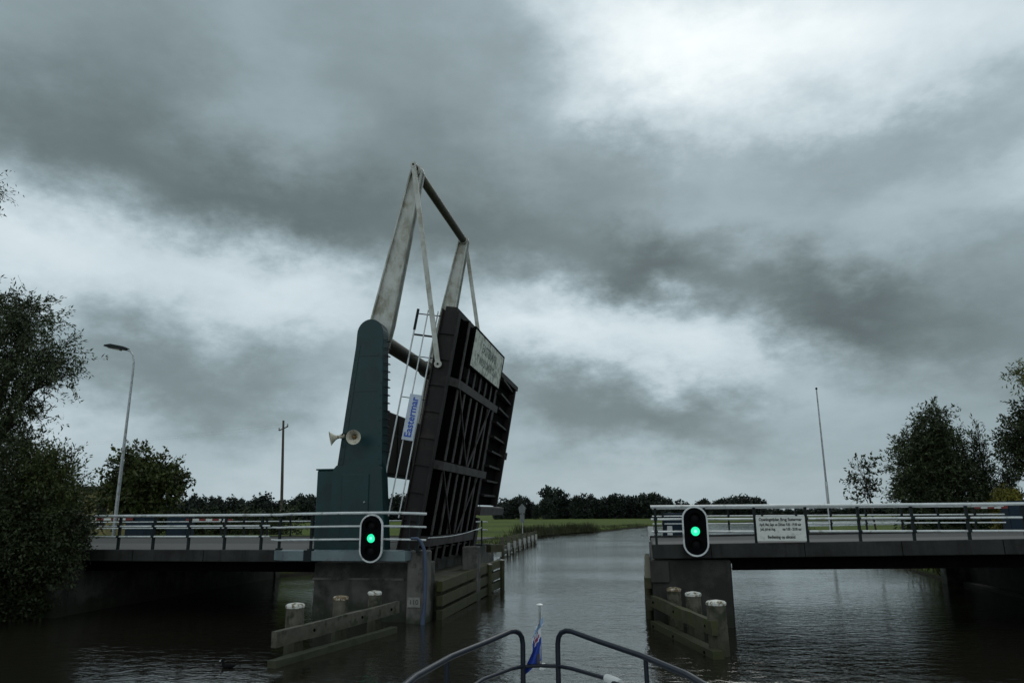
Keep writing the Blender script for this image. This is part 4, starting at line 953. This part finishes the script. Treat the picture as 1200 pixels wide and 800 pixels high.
# right-hand trees
bl = [(12.0, 44, 5.3, .45, .45, .5), (12.5, 44, 5.6, .3, .35, .4), (11.5, 44, 4.7, .4, .4, .4), (12.2, 44, 4.3, .45, .45, .45), (11.6, 44, 3.8, .4, .4, .4), (12.45, 44, 4.9, .25, .3, .3), (11.8, 44, 5.7, .25, .25, .3)]
tree('sapling', 'thin sapling with sparse leaves between the flagpole and the big tree', (12.5, 44, 1.2), bl, 85, 9, .2, .09, .45, leaf_dark, 31, .05, .1, .1, top=(12.2, 44, 5.6))
bl = [(15.6, 46, 6.6, .9, 1.1, .8), (16.6, 46, 7.6, .8, 1.0, .9), (16.9, 46, 8.5, .5, .6, .5), (17.3, 46, 6.7, .9, 1.2, .8), (15.2, 46, 5.4, .9, 1.1, .9), (16.4, 46, 5.7, 1.2, 1.2, 1.2), (17.7, 46, 5.2, .9, 1.1, .9), (15.1, 46, 4.1, .8, 1.1, .9), (16.4, 46, 6.6, .7, .8, .9), (16.0, 46, 4.0, 1.2, 1.2, 1.2), (17.5, 46, 3.9, 1.2, 1.2, 1.2), (16.3, 46, 2.6, 1.7, 1.3, 1.2), (18.2, 46, 2.6, 1.5, 1.3, 1.2)]
tree('tree', 'big leafy tree behind the right railing, tallest of the trees there', (16.6, 46.4, 1.2), bl, 2500, 20, .2, .07, .75, leaf_willow, 32, .18, .15, .2, jitter=.05)
def conifer(label, base, h, r, seed, group):
    bl = []
    for k in range(9):
        f = k / 8; rr = r * (1 - f * .88); bl.append((base[0] + math.sin(k * 2.4) * rr * .25, base[1] + math.cos(k * 2.4) * rr * .25, base[2] + .4 + (h - .5) * f, rr, rr, h / 9))
    return tree('conifer', label, base, bl, int(520 * r * h / 4), 11, .24, .06, .55, leaf_con, seed, .1, -.2, .9, group, cat='conifer')
conifer('taller narrow conifer against the right side of the big tree', (18.9, 45.6, 1.2), 6.4, .75, 41, 'conifers beside the big tree')
conifer('shorter conifer with a spiky top, right of the taller one', (20.1, 45.6, 1.2), 4.6, .8, 42, 'conifers beside the big tree')
bl = [(18.6, 40, 6.9, 1.0, 1.1, 1.0), (18.3, 40, 6.0, .9, 1, .8), (19.6, 40, 6.3, 1.3, 1.2, 1.4), (19.4, 40, 7.9, .9, 1, .8), (18.9, 40, 5.2, .9, 1, .6), (20.3, 40, 5.0, 1.2, 1.2, 1.2), (20.5, 40, 7.5, 1.3, 1.3, 1.3)]
tree('tree', 'dense round dark tree cut off by the right edge', (19.8, 40.4, 1.5), bl, 1500, 13, .15, .08, .5, leaf_dark, 33, .16, .15)
bl = [(18.9, 39.5, 9.7, .75, .5, .25), (19.6, 39.5, 10.1, .8, .5, .35), (19.6, 39.5, 9.1, .35, .4, .4), (20.3, 39.5, 9.6, .8, .6, .8)]
tree('tree', 'tree with lighter drooping fronds at the top right edge above the dark round one', (21, 39.2, 1.5), bl, 260, 14, .17, .06, .6, leaf_frond, 34, .12, .5, top=(20.2, 39.4, 9.6))
shrub('yellow-green bush at the right edge behind the railing', (16.9, 38.6, 1.9), (.85, .5, 1.2), 9, leaf_yel, 35, .14, .08, 'bushes at the right', 600, .4)
shrub('dark bush below the conifers behind the right railing', (18.5, 44, 1.2), (2.2, 1.2, 1.3), 9, leaf_dark, 36, .16, .08, 'bushes at the right', 800, .4)

# far trees: four crown meshes shared by all of them
def far_proto(seed, wide, tall):
    bl = blobs_round((0, 0, tall * .55), (wide, wide * .8, tall * .45), 16, seed, 1, (.28, .46)) + [(0, 0, tall * .22, wide * .9, wide * .7, tall * .22)]
    V4, F4 = leaves(bl, 420, 10, .7, .5, 1.0, seed, .1, .15, 2.0, .2, False)
    me = np_mesh('crown', V4, F4, leaf_far)
    b = MB().tube([(0, 0, -.5), (0, 0, tall * .4), (.1, 0, tall * .75)], [.3, .24, .1], 6)
    tm = bpy.data.meshes.new('trunk'); tm.from_pydata(b.v, [], b.f); tm.materials.append(bark)
    return me, tm
protos = [far_proto(51, 4.2, 9), far_proto(52, 3.4, 9), far_proto(53, 5.0, 8), far_proto(54, 2.8, 10)]
def far_tree(x, y, h, k, label, group, wide=1.0):
    me, tm = protos[k]; t = thing('far_tree', label, 'tree', (x, y, .4), (0, 0, 0), group)
    s_ = .93 * h / (9.6, 9.6, 8.6, 10.6)[k]; t.scale = (s_ * wide, s_ * wide, s_); t.rotation_euler = (0, 0, random.uniform(0, 6.28))
    for nm, q_ in (('crown', me), ('trunk', tm)):
        o = bpy.data.objects.new(nm, q_); COL.objects.link(o); o.parent = t
    return t
def px_dir(px):   # unit horizontal direction of a photo column at the horizon
    d = fw + r2 * ((px - 600) / F_PX) + u2 * (-(200.0) / F_PX); d.z = 0; return d.normalized()
rnd = random.Random(99)
far_tree(*(px_dir(648) * 300).to_2d(), 14.2, 1, 'tallest far tree, sticking up above the wood beyond the meadow', 'far trees beyond the meadow', 1.0)
for px in range(584, 700, 9):
    d = px_dir(px + rnd.uniform(-3, 3)) * rnd.uniform(292, 318)
    far_tree(d.x, d.y, rnd.uniform(6.3, 11.4), rnd.randrange(4), 'dark far tree in the loose row beyond the meadow, left of the dense wood', 'far trees beyond the meadow', rnd.uniform(.7, 1.3))
for px in range(696, 772, 7):
    d = px_dir(px + rnd.uniform(-2, 2)) * rnd.uniform(295, 312)
    far_tree(d.x, d.y, rnd.uniform(8.4, 11.2), rnd.randrange(4), 'dark far tree in the dense wood beyond the meadow', 'far trees of the dense wood', 1.15)
for px in range(772, 846, 8):
    d = px_dir(px + rnd.uniform(-3, 3)) * rnd.uniform(330, 360)
    far_tree(d.x, d.y, rnd.uniform(6.0, 9.8), rnd.randrange(4), 'dark far tree in the row showing above the left end of the right railing', 'far trees above the right railing', rnd.uniform(.9, 1.2))
for px in range(850, 892, 9):
    d = px_dir(px) * rnd.uniform(350, 362)
    far_tree(d.x, d.y, 8.6 + 2.2 * math.sin((px - 846) / 46 * 3.0), 2, 'dark far tree in the rounded clump above the right railing', 'far trees of the rounded clump', 1.2)
for px in range(196, 380, 8):
    d = px_dir(px + rnd.uniform(-4, 4)) * rnd.uniform(245, 268)
    far_tree(d.x, d.y, rnd.uniform(6.4, 10.2) + (1.8 if px in (236, 244) else 0), rnd.randrange(4), 'dark far tree in the row behind the left railing', 'far trees behind the left railing', rnd.uniform(.7, 1.3))
for px in range(400, 500, 12):
    d = px_dir(px) * rnd.uniform(245, 268)
    far_tree(d.x, d.y, rnd.uniform(8.5, 10.5), rnd.randrange(4), 'dark far tree seen behind the foot of the tower', 'far trees behind the tower', 1.2)
for px in range(896, 1240, 14):
    d = px_dir(px) * rnd.uniform(380, 420)
    far_tree(d.x, d.y, rnd.uniform(4.0, 6.0), 2, 'low far tree on the horizon behind the right railing', 'low far trees on the right', 1.6)
# reeds along the shores: grass-like blades, one object per bank
def blades(pts_, h, w, seed, name, material, per=60, spread=.9):
    rng = np.random.default_rng(seed); P_ = np.repeat(np.array(pts_, float), per, axis=0); n = len(P_)
    P_[:, :2] += rng.normal(size=(n, 2)) * spread
    lean = rng.normal(size=(n, 3)) * .25; lean[:, 2] = 1
    hh = (h * (.4 + .8 * rng.random(n)) * (.75 + .5 * np.sin(P_[:, 1] * .9) * np.sin(P_[:, 1] * .37 + P_[:, 0] * .6)))[:, None]
    a = rng.random(n) * 6.283; sd = np.stack([np.cos(a), np.sin(a), 0 * a], 1) * w
    P_[:, 2] -= .1
    V4 = np.stack([P_ - sd, P_ + sd, P_ + lean * hh + sd * .15, P_ + lean * hh - sd * .15], 1).reshape(-1, 3)
    o = bpy.data.objects.new(name, np_mesh(name, V4, np.arange(n * 4).reshape(n, 4), material)); COL.objects.link(o); kind(o, 'stuff'); return o
pts_ = []
for y in np.arange(40, 165, 1.0):
    x = float(interp(y, LEFT)); pts_.append((x - .6, y, .25)); pts_.append((x - 1.6, y, .45))
blades(pts_, .5, .035, 61, 'reeds', reed_m, 34, .7)
dense = [(float(interp(y, LEFT)) - .4 - k * .9, y, .25) for y in np.arange(99, 122, .8) for k in range(3)]
tag(blades(dense, 1.15, .05, 62, 'reeds', reed_m, 70, .6), 'dark reed bed on the bend of the shore beyond the jetty', 'reeds')
pts_ = [(float(interp(y, RIGHT)) + .8 + k, y, .35) for y in np.arange(38, 130, 1.2) for k in range(2)]
blades(pts_, .8, .035, 63, 'reeds', reed_m, 30, .7)
pts_ = [(x, y, 1.9) for x in np.arange(-44, -20, .9) for y in (37.3, 38.4, 39.8, 41.5)] + [(x, y, 1.8) for x in np.arange(13, 26, .9) for y in (37.3, 38.4, 39.8)]
blades(pts_, .28, .02, 64, 'grass', leafmat('verge_grass', (.045, .058, .012)), 50, .5)
